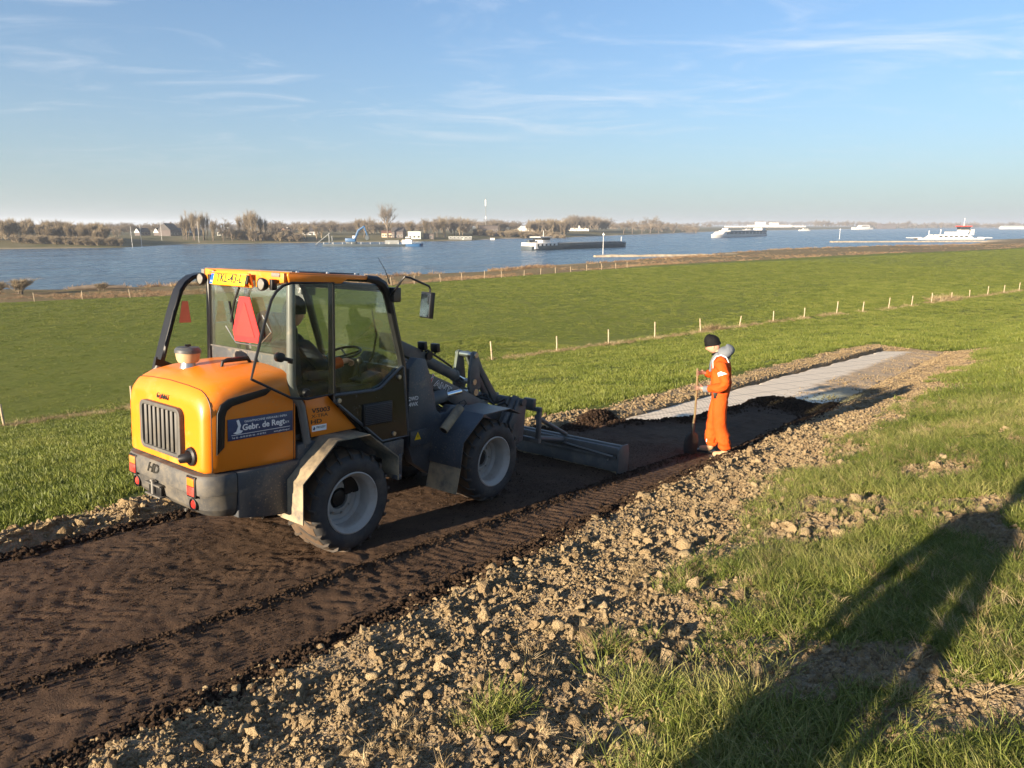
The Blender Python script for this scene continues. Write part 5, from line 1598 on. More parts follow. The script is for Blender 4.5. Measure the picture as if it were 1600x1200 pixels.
# ---- driver in the cab
drv = empty('person'); drv.matrix_world = ldr.matrix_world.copy()
tag(drv, 'person sitting at the wheel inside the loader cab, orange cuffs', 'person')
def seated(g, body):
    s = Skel()
    pel = s.add((-.06, 0, 1.50), (.115 + g, .155 + g))
    ch = s.add((-.08, 0, 1.68), (.11 + g, .155 + g), pel); uc = s.add((-.08, 0, 1.83), (.095 + g, .15 + g), ch)
    nk = s.add((-.06, 0, 1.915), .055 + g * .4, uc)
    if body: s.add((-.04, 0, 1.985), .052, nk)
    for sy in (-1, 1):
        sh_ = s.add((-.08, sy * .18, 1.82), .058 + g, uc); el = s.add((.10, sy * .27, 1.58), .045 + g, sh_)
        w = Vector((.335, sy * .205 - .02, 1.60)); wi = s.add(w if body else w - Vector((.02, 0, 0)), .03 + g * .8, el)
        if body: hand(s, wi, w, (1, 0, .15), (0, 0, -1), sy)
        k = s.add((.33, sy * .12, 1.50), .065 + g, s.add((.08, sy * .09, 1.50), .085 + g, pel)); a = s.add((.38, sy * .12, 1.14), .045 + g, k)
        if body: s.add((.52, sy * .12, 1.11), .035, a)
    return s
DM = Matrix.Translation((-.015, 0, 2.045)) @ Matrix.Rotation(R(6), 4, 'Y')
link_mesh('body', join_head(seated(0, True).mesh('body'), DM), M_SKIN, drv)
link_mesh('clothing', seated(.02, False).mesh('clothing'), M_NAVY, drv, smooth=True)
cap_mesh(DM).build('knitted_cap', M_KNIT, drv, smooth=True)
for sy in (-1, 1):
    MB().tube([(.20, sy * .24 - .01, 1.592), (.315, sy * .21 - .02, 1.60)], [.056, .05], 14).build('cuff', M_HIVIS, drv, smooth=True)

# ---- two people standing beside and behind the picture's viewpoint; their shadows fall into it
def stander(x, y, rz, label, arms_up, st=1.0):
    p_, q_ = to_pq(x, y)
    o = empty('person', (x, y, float(ground_z(np.array([p_]), np.array([q_]))[0])), (0, 0, rz))
    tag(o, label, 'person')
    def sk_(g, body):
        s = Skel()
        pel = s.add((0, 0, .97), (.12 + g, .16 + g)); be = s.add((0, 0, 1.12), (.12 + g, .155 + g), pel); ch = s.add((0, 0, 1.30), (.12 + g, .17 + g), be); uc = s.add((0, 0, 1.43), (.10 + g, .16 + g), ch)
        nk = s.add((.01, 0, 1.51), .056 + g * .4, uc)
        if body: s.add((.02, 0, 1.58), .054, nk)
        for sy in (-1, 1):
            sh_ = s.add((0, sy * .19, 1.42), .06 + g, uc)
            if arms_up:
                el = s.add((.16, sy * .27, 1.24), .047 + g, sh_); w = Vector((.27, sy * .10, 1.47)); pd, cu = (.3, -sy * .3, 1), (.2, -sy, 0)
            else:
                el = s.add((-.02, sy * .26, 1.13), .047 + g, sh_); w = Vector((.05, sy * .27, .88)); pd, cu = (.1, 0, -1), (0, -sy, 0)
            wi = s.add(w if body else w * .99 + Vector((0, sy * .19, 1.42)) * .01, .03 + g * .8, el)
            if body: hand(s, wi, w, pd, cu, sy)
            k = s.add((.01, sy * .11 * st, .50), .062 + g * 1.4, s.add((0, sy * .10, .88), .092 + g, pel)); a = s.add((-.02, sy * .12 * st, .09), .043 + g * 1.5, k)
            if body: s.chain([((.05, sy * .125 * st, .045), .04), ((.16, sy * .135 * st, .035), .036)], a)
        return s
    m = Matrix.Translation((.035, 0, 1.655))
    link_mesh('body', join_head(sk_(0, True).mesh('body'), m), M_SKIN, o)
    link_mesh('clothing', sk_(.024, False).mesh('clothing'), M_NAVY, o, smooth=True)
    MB().loft([[(rx_ * math.cos(a_ * math.pi / 10), ry_ * math.sin(a_ * math.pi / 10), z_) for a_ in range(20)] for z_, rx_, ry_ in ((1.12, .15, .185), (.95, .17, .205), (.75, .185, .22), (.42, .20, .235))]).build('shadow_skirt', M_NAVY, o, smooth=True)  # coat skirt added to broaden the shadow cast into view
    cap_mesh(m).build('knitted_cap', M_KNIT, o, smooth=True)
    for sy in (-1, 1):
        MB().prism([(-.09, sy * .125 * st - .05), (.12, sy * .13 * st - .05), (.20, sy * .135 * st), (.12, sy * .13 * st + .05), (-.09, sy * .125 * st + .05)], 'z', -.01, .09).build('shoe', M_INK, o, bevel=.02)
    return o
stander(-1.72, -.30, R(45), 'person in dark clothes standing left of the viewpoint on the dike', False, .62)
stander(.50, -.62, R(85), 'person in dark clothes holding hands up right behind the viewpoint', True, .7)
# ------------------------------------------------------------------ fences
M_POST = simple_mat('weathered_post', (.34, .27, .18), .85, var=.3, vscale=9, bump=.4, bscale=30)
def post_mesh(seed, h=1.15, r=.05):
    rg = random.Random(seed)
    mb = MB().tube([(0, 0, -.3), (rg.uniform(-.01, .01), rg.uniform(-.01, .01), h * .5), (rg.uniform(-.02, .02), rg.uniform(-.02, .02), h)], [r, r * .97, r * .88], 9)
    return mb.mesh('fence_post', bevel=.006)
pms = [post_mesh(i) for i in range(4)]
for m_ in pms: m_.materials.append(M_POST)
rg = random.Random(3)
def meadow_h(s, t_): return float(meadow_z(np.array([s]), np.array([t_]))[0])
ORD = ['first', 'second', 'third', 'fourth', 'fifth', 'sixth', 'seventh', 'eighth', 'ninth', 'tenth', 'eleventh', 'twelfth', 'thirteenth', 'fourteenth', 'fifteenth', 'sixteenth', 'seventeenth', 'eighteenth', 'nineteenth', 'twentieth', 'twenty-first', 'twenty-second', 'twenty-third', 'twenty-fourth', 'twenty-fifth', 'twenty-sixth']
def foot_z(s, t_):
    x, y = st_xy(s, t_); p_, q_ = to_pq(x, y)
    return np.maximum(meadow_z(s, t_), ground_z(np.asarray(p_), np.asarray(q_)))
post_st = []; bank_posts = []
for k in range(0, 24):
    s = .1 + 4.7 * k + rg.uniform(-.25, .25); t_ = 33.9 + rg.uniform(-.15, .15)
    post_st.append((s, t_))
    x, y = st_xy(s, t_)
    o = bpy.data.objects.new('fence_post', pms[k % 4]); COL.objects.link(o)
    o.location = (x, y, float(foot_z(np.array([s]), np.array([t_]))[0]) - .04); o.rotation_euler = (rg.gauss(0, .04), rg.gauss(0, .04), rg.uniform(0, 6))
    o.scale = (1, 1, rg.uniform(.82, 1.05))
    if k == 0: lab = 'wooden fence post at the far left edge of the meadow'
    elif k == 1: lab = 'wooden fence post just left of the loader hood'
    elif k < 5: lab = ORD[k - 2] + ' of the three fence posts behind the loader cab'
    else: lab = ORD[k - 5] + ' wooden meadow fence post right of the loader boom'
    tag(o, lab, 'fence post', 'posts at the foot of the dike')
for k in range(-3, 24):
    s = 4.4 * k + rg.uniform(-.5, .5); t_ = float(field_edge(s)) - .8 + rg.uniform(-.3, .3)
    x, y = st_xy(s, t_)
    if x < -.73 * y: continue
    o = bpy.data.objects.new('fence_post', pms[k % 4]); COL.objects.link(o)
    o.location = (x, y, meadow_h(s, t_)); o.rotation_euler = (rg.gauss(0, .05), rg.gauss(0, .05), rg.uniform(0, 6)); o.scale = (.9, .9, rg.uniform(.8, 1.1))
    bank_posts.append(o)
for i, o in enumerate(bank_posts):
    tag(o, ORD[i] + ' thin post from the left along the brown river bank', 'fence post', 'posts along the river bank')
# straw at the fence and dead stems on the bank
Ps, Ss = [], []
for s, t_ in post_st:
    n = 24 if rg.random() < .7 else 10
    a = np.stack([s + rng.normal(0, .38, n), t_ + rng.normal(0, .3, n)], 1)
    Ps.append(a); Ss.append(rng.uniform(.5, 1.05, n))
n = 2600
a = np.stack([rng.uniform(-10, 112, n), 33.9 + rng.normal(0, .35, n)], 1)
k = fbm(a[:, 0], a[:, 0] * 0, .35, 2, 151) > .42
Ps.append(a[k]); Ss.append(rng.uniform(.35, .85, k.sum()))
n = 60
Ps.append(np.stack([84 + rng.normal(0, 1.3, n), 34.4 + rng.normal(0, .5, n)], 1)); Ss.append(rng.uniform(1.5, 2.6, n))
n = 40
Ps.append(np.stack([44.5 + rng.normal(0, .7, n), 34.2 + rng.normal(0, .3, n)], 1)); Ss.append(rng.uniform(1.0, 1.9, n))
A = np.concatenate(Ps); S = np.concatenate(Ss)
x, y = st_xy(A[:, 0], A[:, 1])
scatter('straw_tufts', NG_DRY, 4, np.stack([x, y, foot_z(A[:, 0], A[:, 1]) - .01], 1), upright(len(S), .25), np.stack([S * 1.15, S * 1.15, S * .8], 1), rng, 'pale straw and dead grass lying along the meadow fence', 'dry grass')
M_REED = grass_mat('dead_reed', (.14, .085, .048), (.235, .155, .085), (.34, .245, .14))
NG_REED = scatter_tree('reed', protos([clump_mesh(180 + i, 40, .5, .25, .85, .05, .55) for i in range(4)], M_REED))
n = 16000
s = rng.uniform(-60, 420, n); s[:7000] = rng.uniform(-40, 130, 7000)
f = rng.random(n)
fe = field_edge(s); we = water_edge(s)
t_ = fe + 1.5 + f * (we - fe - 3)
dn = fbm(s, t_, .06, 3, 161)
k = dn + .1 * (f > .85) + .1 * (f < .15) > .46 + .2 * rng.random(n)
s, t_, f = s[k], t_[k], f[k]
x, y = st_xy(s, t_)
S = rng.uniform(.4, 1.1, len(s)) * (.55 + .6 * (f > .78))
scatter('bank_reeds', NG_REED, 4, np.stack([x, y, meadow_z(s, t_) - .05], 1), upright(len(s), .15), np.stack([S * 1.3, S * 1.3, S], 1), rng, 'brown dead reeds and weeds on the near river bank', 'reeds')

# ------------------------------------------------------------------ bare trees
M_BARK = simple_mat('bark', (.105, .082, .062), .9, var=.25, vscale=1)
def twig_mat(name, c0, c1):
    t = NT(name); oi = t.n('ShaderNodeObjectInfo')
    f = t.math('ADD', t.math('MULTIPLY', oi.outputs['Random'], .5), t.math('MULTIPLY', t.noise(.3, 3), .6))
    t.set(color=t.ramp(f, [(.25, c0), (.75, c1)]), rough=.9, spec=.1); return t.m
M_TWIG = twig_mat('twigs', (.115, .095, .074), (.205, .17, .13))
M_TWIGY = twig_mat('willow_twigs', (.16, .128, .086), (.265, .215, .145))
def bare_tree(seed, H, spread, upright_, stems=1, twig=.06, depth=4, trunk_r=.3, ntw=7, open_=False):
    """trunk mesh and crown mesh of a leafless tree, limbs splitting down to twigs"""
    rg = random.Random(seed)
    tr = MB(); cv, cf = [], []
    def bough(a, b, ra, rb, n=4):
        crown.tube([a, b], [ra, rb], n, cap=False)
    crown = MB()
    def tw(a, d, ln):
        sd_ = d.orthogonal().normalized()
        sd_ = Quaternion(d, rg.uniform(0, 6.28)) @ sd_
        b = len(cv); w = twig * rg.uniform(.6, 1.2)
        e = a + d * ln
        cv.extend([tuple(a - sd_ * w / 2), tuple(a + sd_ * w / 2), tuple(e)]); cf.append((b, b + 1, b + 2))
    def grow(p, d, ln, r_, lev):
        q = p + d * ln
        mid = p + d * ln * .5 + Vector((rg.gauss(0, .05), rg.gauss(0, .05), 0)) * ln
        crown.tube([p, mid, q], [r_, r_ * .8, r_ * .6], 4 if lev > 1 else 3, cap=False)
        if lev <= 1:
            for _ in range(ntw):
                u_ = rg.random()
                dd = (d + Vector((rg.gauss(0, .55), rg.gauss(0, .55), rg.gauss(.15, .4)))).normalized()
                tw(p.lerp(q, u_), dd, ln * rg.uniform(.5, 1.1))
        if lev == 0: return
        for k in range(3 if lev > 1 else 3):
            u_ = rg.uniform(.45, 1.0)
            base = p.lerp(q, u_)
            out = Vector((rg.gauss(0, 1), rg.gauss(0, 1), 0)).normalized() * spread
            dd = (d * .9 + out * rg.uniform(.5, 1.2) + Vector((0, 0, upright_ * rg.uniform(.3, 1)))).normalized()
            grow(base, dd, ln * rg.uniform(.62, .86), r_ * .55, lev - 1)
    for s_ in range(stems):
        off = Vector((rg.gauss(0, .09), rg.gauss(0, .09), 0)) * H * (.55 if stems > 1 else 0)
        h0 = H * (.16 if stems > 1 else .26) * rg.uniform(.85, 1.1)
        lean = Vector((rg.gauss(0, .10), rg.gauss(0, .10), 1)).normalized()
        top = off + lean * h0
        tr.tube([off - Vector((0, 0, .5)), off, off.lerp(top, .5), top], [trunk_r * 1.3, trunk_r * 1.1, trunk_r * .9, trunk_r * .8], 7)
        for k in range(4 if not open_ else 5):
            a = 2 * math.pi * (k + rg.random()) / 4
            dd = (lean + Vector((math.cos(a), math.sin(a), 0)) * spread * rg.uniform(.3, 1.1) + Vector((0, 0, upright_ * .5))).normalized()
            grow(off.lerp(top, rg.uniform(.75, 1)), dd, H * .26 * rg.uniform(.8, 1.15), trunk_r * .6, depth - 1)
    b = len(crown.v)
    crown.v += cv; crown.f += [tuple(i + b for i in f) for f in cf]
    mt = tr.mesh('trunk'); mt.materials.append(M_BARK)
    mc = bpy.data.meshes.new('crown'); mc.from_pydata(crown.v, [], crown.f)
    zs = max(v[2] for v in crown.v)
    return mt, mc, zs
KIND = {}
for key, args, mat in (('poplar_a', dict(seed=1, H=17, spread=.26, upright_=.9, stems=5, trunk_r=.22, ntw=6), M_TWIGY),
                       ('poplar_b', dict(seed=2, H=17, spread=.30, upright_=.8, stems=4, trunk_r=.24, ntw=6), M_TWIGY),
                       ('round_a', dict(seed=3, H=14, spread=.85, upright_=.25, trunk_r=.38, depth=5, ntw=4), M_TWIG),
                       ('round_b', dict(seed=4, H=14, spread=.75, upright_=.35, trunk_r=.35, depth=5, ntw=4), M_TWIG),
                       ('oak', dict(seed=6, H=22, spread=.72, upright_=.42, trunk_r=.6, depth=5, ntw=2, open_=True, twig=.09), M_TWIG),
                       ('shrub', dict(seed=8, H=7, spread=.55, upright_=.55, stems=6, trunk_r=.10, depth=3, ntw=9, twig=.07), M_TWIGY)):
    mt, mc, zs = bare_tree(**args)
    mc.materials.append(mat if mat else M_TWIG)
    KIND[key] = (mt, mc, zs)
def far_h(x, y):
    s = AX * x + AY * y; t_ = -AY * x + AX * y
    return float(far_z(np.array([s]), np.array([t_]))[0])
def tree(name, x, y, kind, height, label, wide=1.0, rz=None):
    mt, mc, zs = KIND[kind]
    o = empty(name, (x, y, far_h(x, y) - .1), (0, 0, rg.uniform(0, 6.28) if rz is None else rz))
    k = height / zs; o.scale = (k * wide, k * wide, k)
    for nm, m_ in (('trunk', mt), ('crown', mc)):
        c = bpy.data.objects.new(nm, m_); COL.objects.link(c); c.parent = o
    return tag(o, label, 'tree', 'bare trees on the far bank')
TREE_LIST = [
    ('round_tree', -191.6, 352, 'round_a', 11.2, 0.8, 'rounded bare tree right of the dense riverside thicket'),
    ('poplar_tree', -194.1, 432, 'poplar_a', 16.0, 1.0, 'leftmost stem cluster of the tall bare poplar group'),
    ('poplar_tree', -186.7, 428, 'poplar_b', 18.9, 1.1, 'tallest tree in the left poplar group on the sand shore'),
    ('poplar_tree', -182.2, 431, 'poplar_a', 18.3, 0.9, 'right-hand tall poplar of the left group'),
    ('poplar_tree', -176.5, 429, 'poplar_b', 14.4, 1.0, 'lower poplar at the right end of the left group'),
    ('bare_tree', -171.2, 430, 'round_b', 14.4, 0.9, 'dark bare tree between the two poplar groups'),
    ('bare_tree', -166.7, 432, 'round_a', 11.4, 0.8, 'small bare tree just left of the second poplar group'),
    ('poplar_tree', -162.0, 440, 'poplar_b', 18.6, 1.1, 'left tree of the second tall poplar group'),
    ('poplar_tree', -156.2, 438, 'poplar_a', 20.5, 1.2, 'tallest pale poplar in the second group on the far bank'),
    ('poplar_tree', -151.8, 441, 'poplar_b', 17.1, 0.9, 'right tree of the second tall poplar group'),
    ('bare_tree', -145.3, 445, 'round_b', 11.0, 1.0, 'low bare tree right of the second poplar group'),
    ('willow_tree', -129.3, 452, 'poplar_a', 11.2, 1.5, 'yellowish bare willow on the shore left of the excavator'),
    ('willow_tree', -121.7, 455, 'poplar_b', 10.4, 1.4, 'second yellowish willow on the shore left of the excavator'),
    ('round_tree', -100.3, 492, 'round_a', 15.6, 1.1, 'broad round bare tree left of the big oak'),
    ('oak_tree', -83.2, 486, 'oak', 24.9, 1.0, 'tallest bare oak with visible limbs beside the houses'),
    ('bare_tree', -53.7, 520, 'round_b', 15.6, 1.0, 'bare tree right of the pale building'),
    ('bare_tree', -48.6, 520, 'poplar_b', 16.5, 1.1, 'slender bare tree right of the pale building'),
    ('bare_tree', -42.1, 530, 'round_a', 15.0, 1.1, 'broad bare tree at the right end of the village trees'),
    ('grove_tree', 122.7, 800.0, 'round_a', 15.5, 1.1, 'leftmost low tree of the rounded grove by the right bend'),
    ('grove_tree', 137.6, 830.8, 'round_a', 19.0, 1.1, 'second tree of the rounded grove by the right bend'),
    ('grove_tree', 154.5, 863.8, 'round_b', 21.3, 1.1, 'middle tree of the rounded grove by the right bend'),
    ('grove_tree', 169.8, 892.4, 'round_a', 23.6, 1.1, 'tallest tree of the rounded grove by the right bend'),
    ('grove_tree', 185.8, 921.0, 'round_b', 21.9, 1.1, 'rightmost tree of the rounded grove by the right bend'),
    ('bare_tree', 225.1, 1010, 'round_a', 12.5, 1.1, 'small round tree right of the grove on the bend'),
    ('bare_tree', 259.6, 1080, 'round_b', 12.4, 1.2, 'last small round tree before the open water'),
    ('bare_tree', 1165.4, 2150, 'round_a', 30.3, 1.3, 'lone round tree on the hazy shore left of the ferry'),
]

for nm, x, y, kd, h, wd, lab in TREE_LIST:
    tree(nm, x, y, kd, h, lab, wd)
# thickets and woods that read as one mass
def wood(name, pts, h0, h1, kinds, label, squash=(.9, 1.3)):
    key = '_'.join(kinds)
    if key not in WOODNG:
        pr = []
        for kd in kinds:
            mt, mc, zs = KIND[kd]
            me = mc.copy(); me.transform(Matrix.Scale(1 / zs, 4)); pr.append(bpy.data.objects.new('source', me))
        WOODNG[key] = scatter_tree('wood_' + key, pr)
    pts = np.array(pts)
    z = np.array([far_h(a, b) for a, b in pts])
    h = rng.uniform(h0, h1, len(pts)) * (.75 + .5 * fbm(pts[:, 0], pts[:, 1] * 0, .02, 2, 171))
    w = h * rng.uniform(*squash, len(pts))
    return scatter(name, WOODNG[key], len(kinds), np.stack([pts[:, 0], pts[:, 1], z - .3], 1), upright(len(pts), .03), np.stack([w, w, h], 1), rng, label, 'trees')
WOODNG = {}
def belt(u0, u1, y0, y1, n):
    """points between two bearings (as tangents) and two distances"""
    yy = rng.uniform(y0, y1, n); tt = rng.uniform(u0, u1, n)
    return np.stack([tt * yy, yy], 1)
def tn(u): return (u - 800) / 1110 * 1.005 * .976
wood('riverside_thicket', belt(tn(-90), tn(168), 352, 385, 150), 7.5, 11.5, ('poplar_a', 'shrub'), 'dense brown willow thicket on the far bank at left', (.5, .9))
wood('riverside_scrub', belt(tn(20), tn(190), 344, 352, 120), 2.5, 5, ('shrub',), 'low grey scrub at the water in front of the thicket', (.9, 1.6))
wood('shore_scrub', belt(tn(345), tn(470), 436, 470, 160), 3, 7, ('shrub', 'round_b'), 'dark scrub under the poplars on the far bank', (.9, 1.5))
wood('village_trees', belt(tn(-80), tn(300), 520, 640, 200), 7, 11, ('round_a', 'round_b'), 'grey bare trees among the houses behind the left bank')
wood('middle_woods', belt(tn(405), tn(560), 560, 640, 130), 8, 12, ('round_a', 'round_b'), 'bare woods behind the excavator on the far bank')
wood('village_woods', belt(tn(560), tn(735), 560, 640, 140), 9, 15, ('round_a', 'round_b', 'poplar_b'), 'brown bare woods behind the houses on the far bank')
wood('mast_woods', belt(tn(745), tn(812), 700, 780, 70), 11, 15, ('round_a', 'round_b'), 'hazy low woods right of the radio mast')
wood('shore_brush', belt(tn(740), tn(880), 585, 625, 130), 3, 7, ('shrub',), 'brown brush along the far shore behind the barge', (.9, 1.7))
wood('barge_woods', belt(tn(826), tn(888), 650, 700, 70), 11, 15, ('round_a', 'poplar_b'), 'brown woods right behind the barge wheelhouse')
wood('hazy_woods', belt(tn(888), tn(950), 800, 880, 80), 14, 19, ('round_a', 'round_b'), 'rounded hazy woods behind the barge bow')
wood('bend_woods', belt(tn(950), tn(1090), 900, 1150, 130), 8, 13, ('round_a', 'round_b'), 'low hazy trees along the river bend')
wood('horizon_woods', belt(tn(560), tn(1110), 1500, 2300, 330), 10, 16, ('round_a', 'round_b'), 'distant line of woods on the horizon behind the far bank')
wood('left_horizon_woods', belt(tn(-150), tn(560), 800, 1200, 320), 8, 13, ('round_a', 'round_b'), 'distant line of woods on the left horizon')
wood('right_horizon_woods', belt(tn(1270), tn(1700), 2150, 2600, 420), 14, 26, ('round_a', 'round_b'), 'long blue hazy line of trees along the right horizon')
wood('river_end_woods', belt(tn(1100), tn(1280), 3200, 4200, 200), 22, 34, ('round_a', 'round_b'), 'faint far trees where the river meets the horizon')


# ------------------------------------------------------------------ houses and buildings across the water
M_TILE = simple_mat('dark_roof_tiles', (.050, .046, .046), .8, var=.2, vscale=1)
M_TILER = simple_mat('brown_roof_tiles', (.135, .070, .048), .8, var=.2, vscale=1)
M_BRICKD = simple_mat('dark_brick', (.085, .070, .066), .85, var=.2, vscale=1)
M_BRICK = simple_mat('brown_brick', (.22, .135, .090), .85, var=.2, vscale=1)
M_PLASTER = simple_mat('white_plaster', (.60, .575, .53), .8, var=.08, vscale=1)
M_CREAM = simple_mat('cream_plaster', (.62, .52, .36), .8, var=.08, vscale=1)
M_PALE = simple_mat('pale_cladding', (.46, .49, .46), .7, var=.08, vscale=1)
M_PANE = simple_mat('window_pane', (.025, .03, .035), .12, var=.2)
M_SHIPW = simple_mat('ship_white', (.62, .60, .56), .5, var=.05, vscale=.5)
M_HULL = simple_mat('hull_grey', (.040, .055, .066), .5, var=.2, vscale=.3)
M_HULLB = simple_mat('hull_blue', (.020, .085, .20), .5, var=.15, vscale=.3)
M_DECK = simple_mat('deck_grey', (.16, .17, .17), .7, var=.2, vscale=.3)
M_STONE = simple_mat('groyne_stone', (.30, .25, .18), .9, var=.35, vscale=.6, bump=.6, bscale=2)
M_POLE = simple_mat('white_pole', (.75, .75, .73), .5, var=.05)
M_ROOFRED = simple_mat('ferry_red', (.55, .05, .03), .5, var=.1)
def house(x, y, rz, w, d, h, roof, wall, tile, label, cat='house', name='house', wins=3, chim=True, gable_mat=None, z=None):
    o = empty(name, (x, y, far_h(x, y) - .15 if z is None else z), (0, 0, rz))
    MB().box((0, 0, h / 2), (w, d, h)).build('wall', wall, o)
    if roof > 0:
        MB().prism([(-d / 2 - .4, h - .05), (d / 2 + .4, h - .05), (0, h + roof)], 'x', -w / 2 - .3, w / 2 + .3).build('roof', tile, o)
        for sx in (-1, 1):
            if gable_mat: MB().prism([(-d / 2, h - .3), (d / 2, h - .3), (0, h + roof - .45)], 'x', sx * (w / 2 + .32), sx * (w / 2 + .36)).build('gable', gable_mat, o)
        if chim: MB().box((w * .25, 0, h + roof * .85), (.7, .7, roof * .7)).build('chimney', wall, o)
    else:
        MB().box((0, 0, h + .15), (w + .4, d + .4, .3)).build('roof', tile, o)
    fl = max(1, int(h / 2.9))
    for f_ in range(fl):
        for i in range(wins):
            for sy in (-1, 1):
                wx_ = -w / 2 + w * (i + .5) / wins; wz_ = 1.5 + f_ * 2.9
                wo = MB().box((wx_, sy * (d / 2 + .03), wz_), (min(1.5, w / wins * .6), .06, 1.3)).build('window', M_PLASTER, o)
                MB().box((wx_, sy * (d / 2 + .07), wz_), (min(1.3, w / wins * .5), .03, 1.1)).build('pane', M_PANE, wo)
    MB().box((w * .12, -d / 2 - .04, 1.0), (1.0, .06, 2.0)).build('door', tile, o)
    return tag(o, label, cat)
house(-258, 420, R(10), 20, 10, 3.2, 4.0, M_BRICKD, M_TILE, 'big dark roofed farmhouse behind the thicket at far left')
house(-205, 520, R(-14), 9, 7, 2.6, 3.0, M_PALE, M_TILE, 'white house with dark roof right of the thicket')
house(-236, 500, R(80), 10, 9, 4.2, 4.5, M_BRICKD, M_TILE, 'dark roofed house above the thicket')
for i, (x, y, lab) in enumerate(((-262, 515, 'leftmost dark roofed house with white gable in the dike row'), (-250, 518, 'second dark roofed house with white gable in the dike row'), (-237, 521, 'third dark roofed house with white gable in the dike row'), (-225, 515, 'rightmost white gabled house of the dike row'))):
    house(x, y, R(62), 8, 6.0, 2.4, 3.0, M_BRICKD, M_TILE, lab, gable_mat=M_PALE)
house(-156, 560, R(20), 12, 7, 2.8, 2.8, M_PLASTER, M_TILE, 'white gabled house among the trees left of the excavator')
house(-174, 560, R(75), 7, 6, 2.8, 2.6, M_PLASTER, M_TILER, 'small white house beside the trees left of the excavator')
house(-85, 500, R(6), 9, 6, 2.9, 2.0, M_CREAM, M_TILER, 'cream cottage under the big oak', wins=5)
house(-77, 494, R(-8), 8, 7.5, 4.4, 2.6, M_BRICKD, M_TILE, 'tall dark grey villa with hipped roof by the water', wins=4)
house(-66, 492, R(4), 8.5, 7, 4.8, 0, M_PALE, M_PALE, 'pale square modern building beside the dark villa', 'building', 'modern_building', wins=3)
house(-57, 497, R(4), 7, 6, 3.6, 0, M_BRICKD, M_TILE, 'low dark annex right of the pale building', 'building', 'annex', wins=2)
house(-36, 505, R(2), 16, 5, 1.8, 0, M_DECK, M_PALE, 'long low grey shed on the quay', 'shed', 'shed', wins=6)
house(-14, 520, 0, 3, 3, 3.0, 0, M_PLASTER, M_PLASTER, 'small white cabin at the end of the quay', 'cabin', 'cabin', wins=1)
house(-20, 610, R(8), 16, 10, 8, 0, M_BRICKD, M_TILE, 'dark flat roofed block below the radio mast', 'building', 'apartment_block', wins=5)
house(25, 900, R(5), 46, 12, 6, 0, M_PLASTER, M_PLASTER, 'long white shed among the hazy woods', 'shed', 'shed', wins=8)
house(78, 950, R(-4), 44, 14, 10, 3, M_PLASTER, M_PLASTER, 'white works building with bright roof behind the barge', 'building', 'works_building', wins=7, chim=False)
house(1080, 2100, R(4), 46, 20, 16, 0, M_BRICKD, M_TILE, 'dark flat block on the hazy right shore', 'building', 'apartment_block', wins=6)
house(1340, 1950, R(4), 60, 16, 7, 4, M_PLASTER, M_PALE, 'white farm sheds on the hazy right shore', 'shed', 'shed', wins=6, chim=False)
house(1580, 2180, R(4), 22, 16, 14, 0, M_PLASTER, M_PLASTER, 'white cube house at the right edge of the far shore', 'house', 'house', wins=3)
for x, y, w, h, lab in ((905, 2560, 150, 10, 'long bright white works far down the river'), (873, 2560, 30, 20, 'left bright white silo tower far down the river'), (922, 2565, 26, 18, 'right bright white silo tower far down the river'), (1000, 2600, 90, 7, 'low white shed right of the far white works'), (800, 2560, 100, 6, 'low white shed left of the far white works')):
    house(x, y, R(3), w, 24, h, 0, M_PLASTER, M_PLASTER, lab, 'building', 'works_building', wins=5, z=-6.5)


# ------------------------------------------------------------------ groynes, beacons, mast
def groyne(name, path, w, h, label):
    mb = MB(); rings = []
    for i, (x, y) in enumerate(path):
        a = Vector(path[max(i - 1, 0)]); b = Vector(path[min(i + 1, len(path) - 1)])
        d = (b - a).normalized(); n = Vector((-d.y, d.x))
        j = rg.uniform(-.15, .15)
        rings.append([(x - n.x * w, y - n.y * w, WATER_Z - .6), (x - n.x * w * .45, y - n.y * w * .45, WATER_Z + h + j), (x + n.x * w * .45, y + n.y * w * .45, WATER_Z + h + j), (x + n.x * w, y + n.y * w, WATER_Z - .6)])
    mb.loft(rings)
    return tag(mb.build(name, M_STONE, smooth=False), label, 'groyne')
def path_between(a, b, n):
    return [(a[0] + (b[0] - a[0]) * i / n, a[1] + (b[1] - a[1]) * i / n) for i in range(n + 1)]
groyne('stone_groyne', path_between((27.5, 240), (78, 250), 16), 2.4, .6, 'pale stone groyne reaching into the river right of the barge')
groyne('stone_groyne', path_between((196, 445), (330, 462), 20), 2.6, .75, 'long pale stone groyne in front of the white ferry')
def pole(x, y, z, h, r, label, cat, name, top=True):
    o = empty(name, (x, y, z))
    MB().tube([(0, 0, 0), (0, 0, h)], [r, r * .7], 8).build('pole', M_POLE, o)
    if top: MB().prism([(-.45, h - .9), (.45, h - .9), (0, h)], 'y', -.05, .05).build('topmark', M_POLE, o)
    return tag(o, label, cat)
pole(33, 262, WATER_Z - .5, 8.2, .085, 'tall white beacon pole standing at the tip of the groyne', 'beacon', 'beacon_pole')
pole(246, 545, WATER_Z - .5, 8.4, .12, 'white beacon pole in the water left of the ferry', 'beacon', 'beacon_pole')
ms = empty('radio_mast', (-23, 640, far_h(-23, 640)))
MB().tube([(0, 0, 0), (0, 0, 31)], [.28, .16], 8).build('pole', M_DECK, ms)
MB().tube([(0, 0, 13), (0, 0, 15)], .45, 8).build('antenna_panel', M_POLE, ms)
MB().tube([(0, 0, 24), (0, 0, 29)], .5, 8).build('antenna_panel', M_POLE, ms)
tag(ms, 'thin tall radio mast rising above the far trees', 'mast')
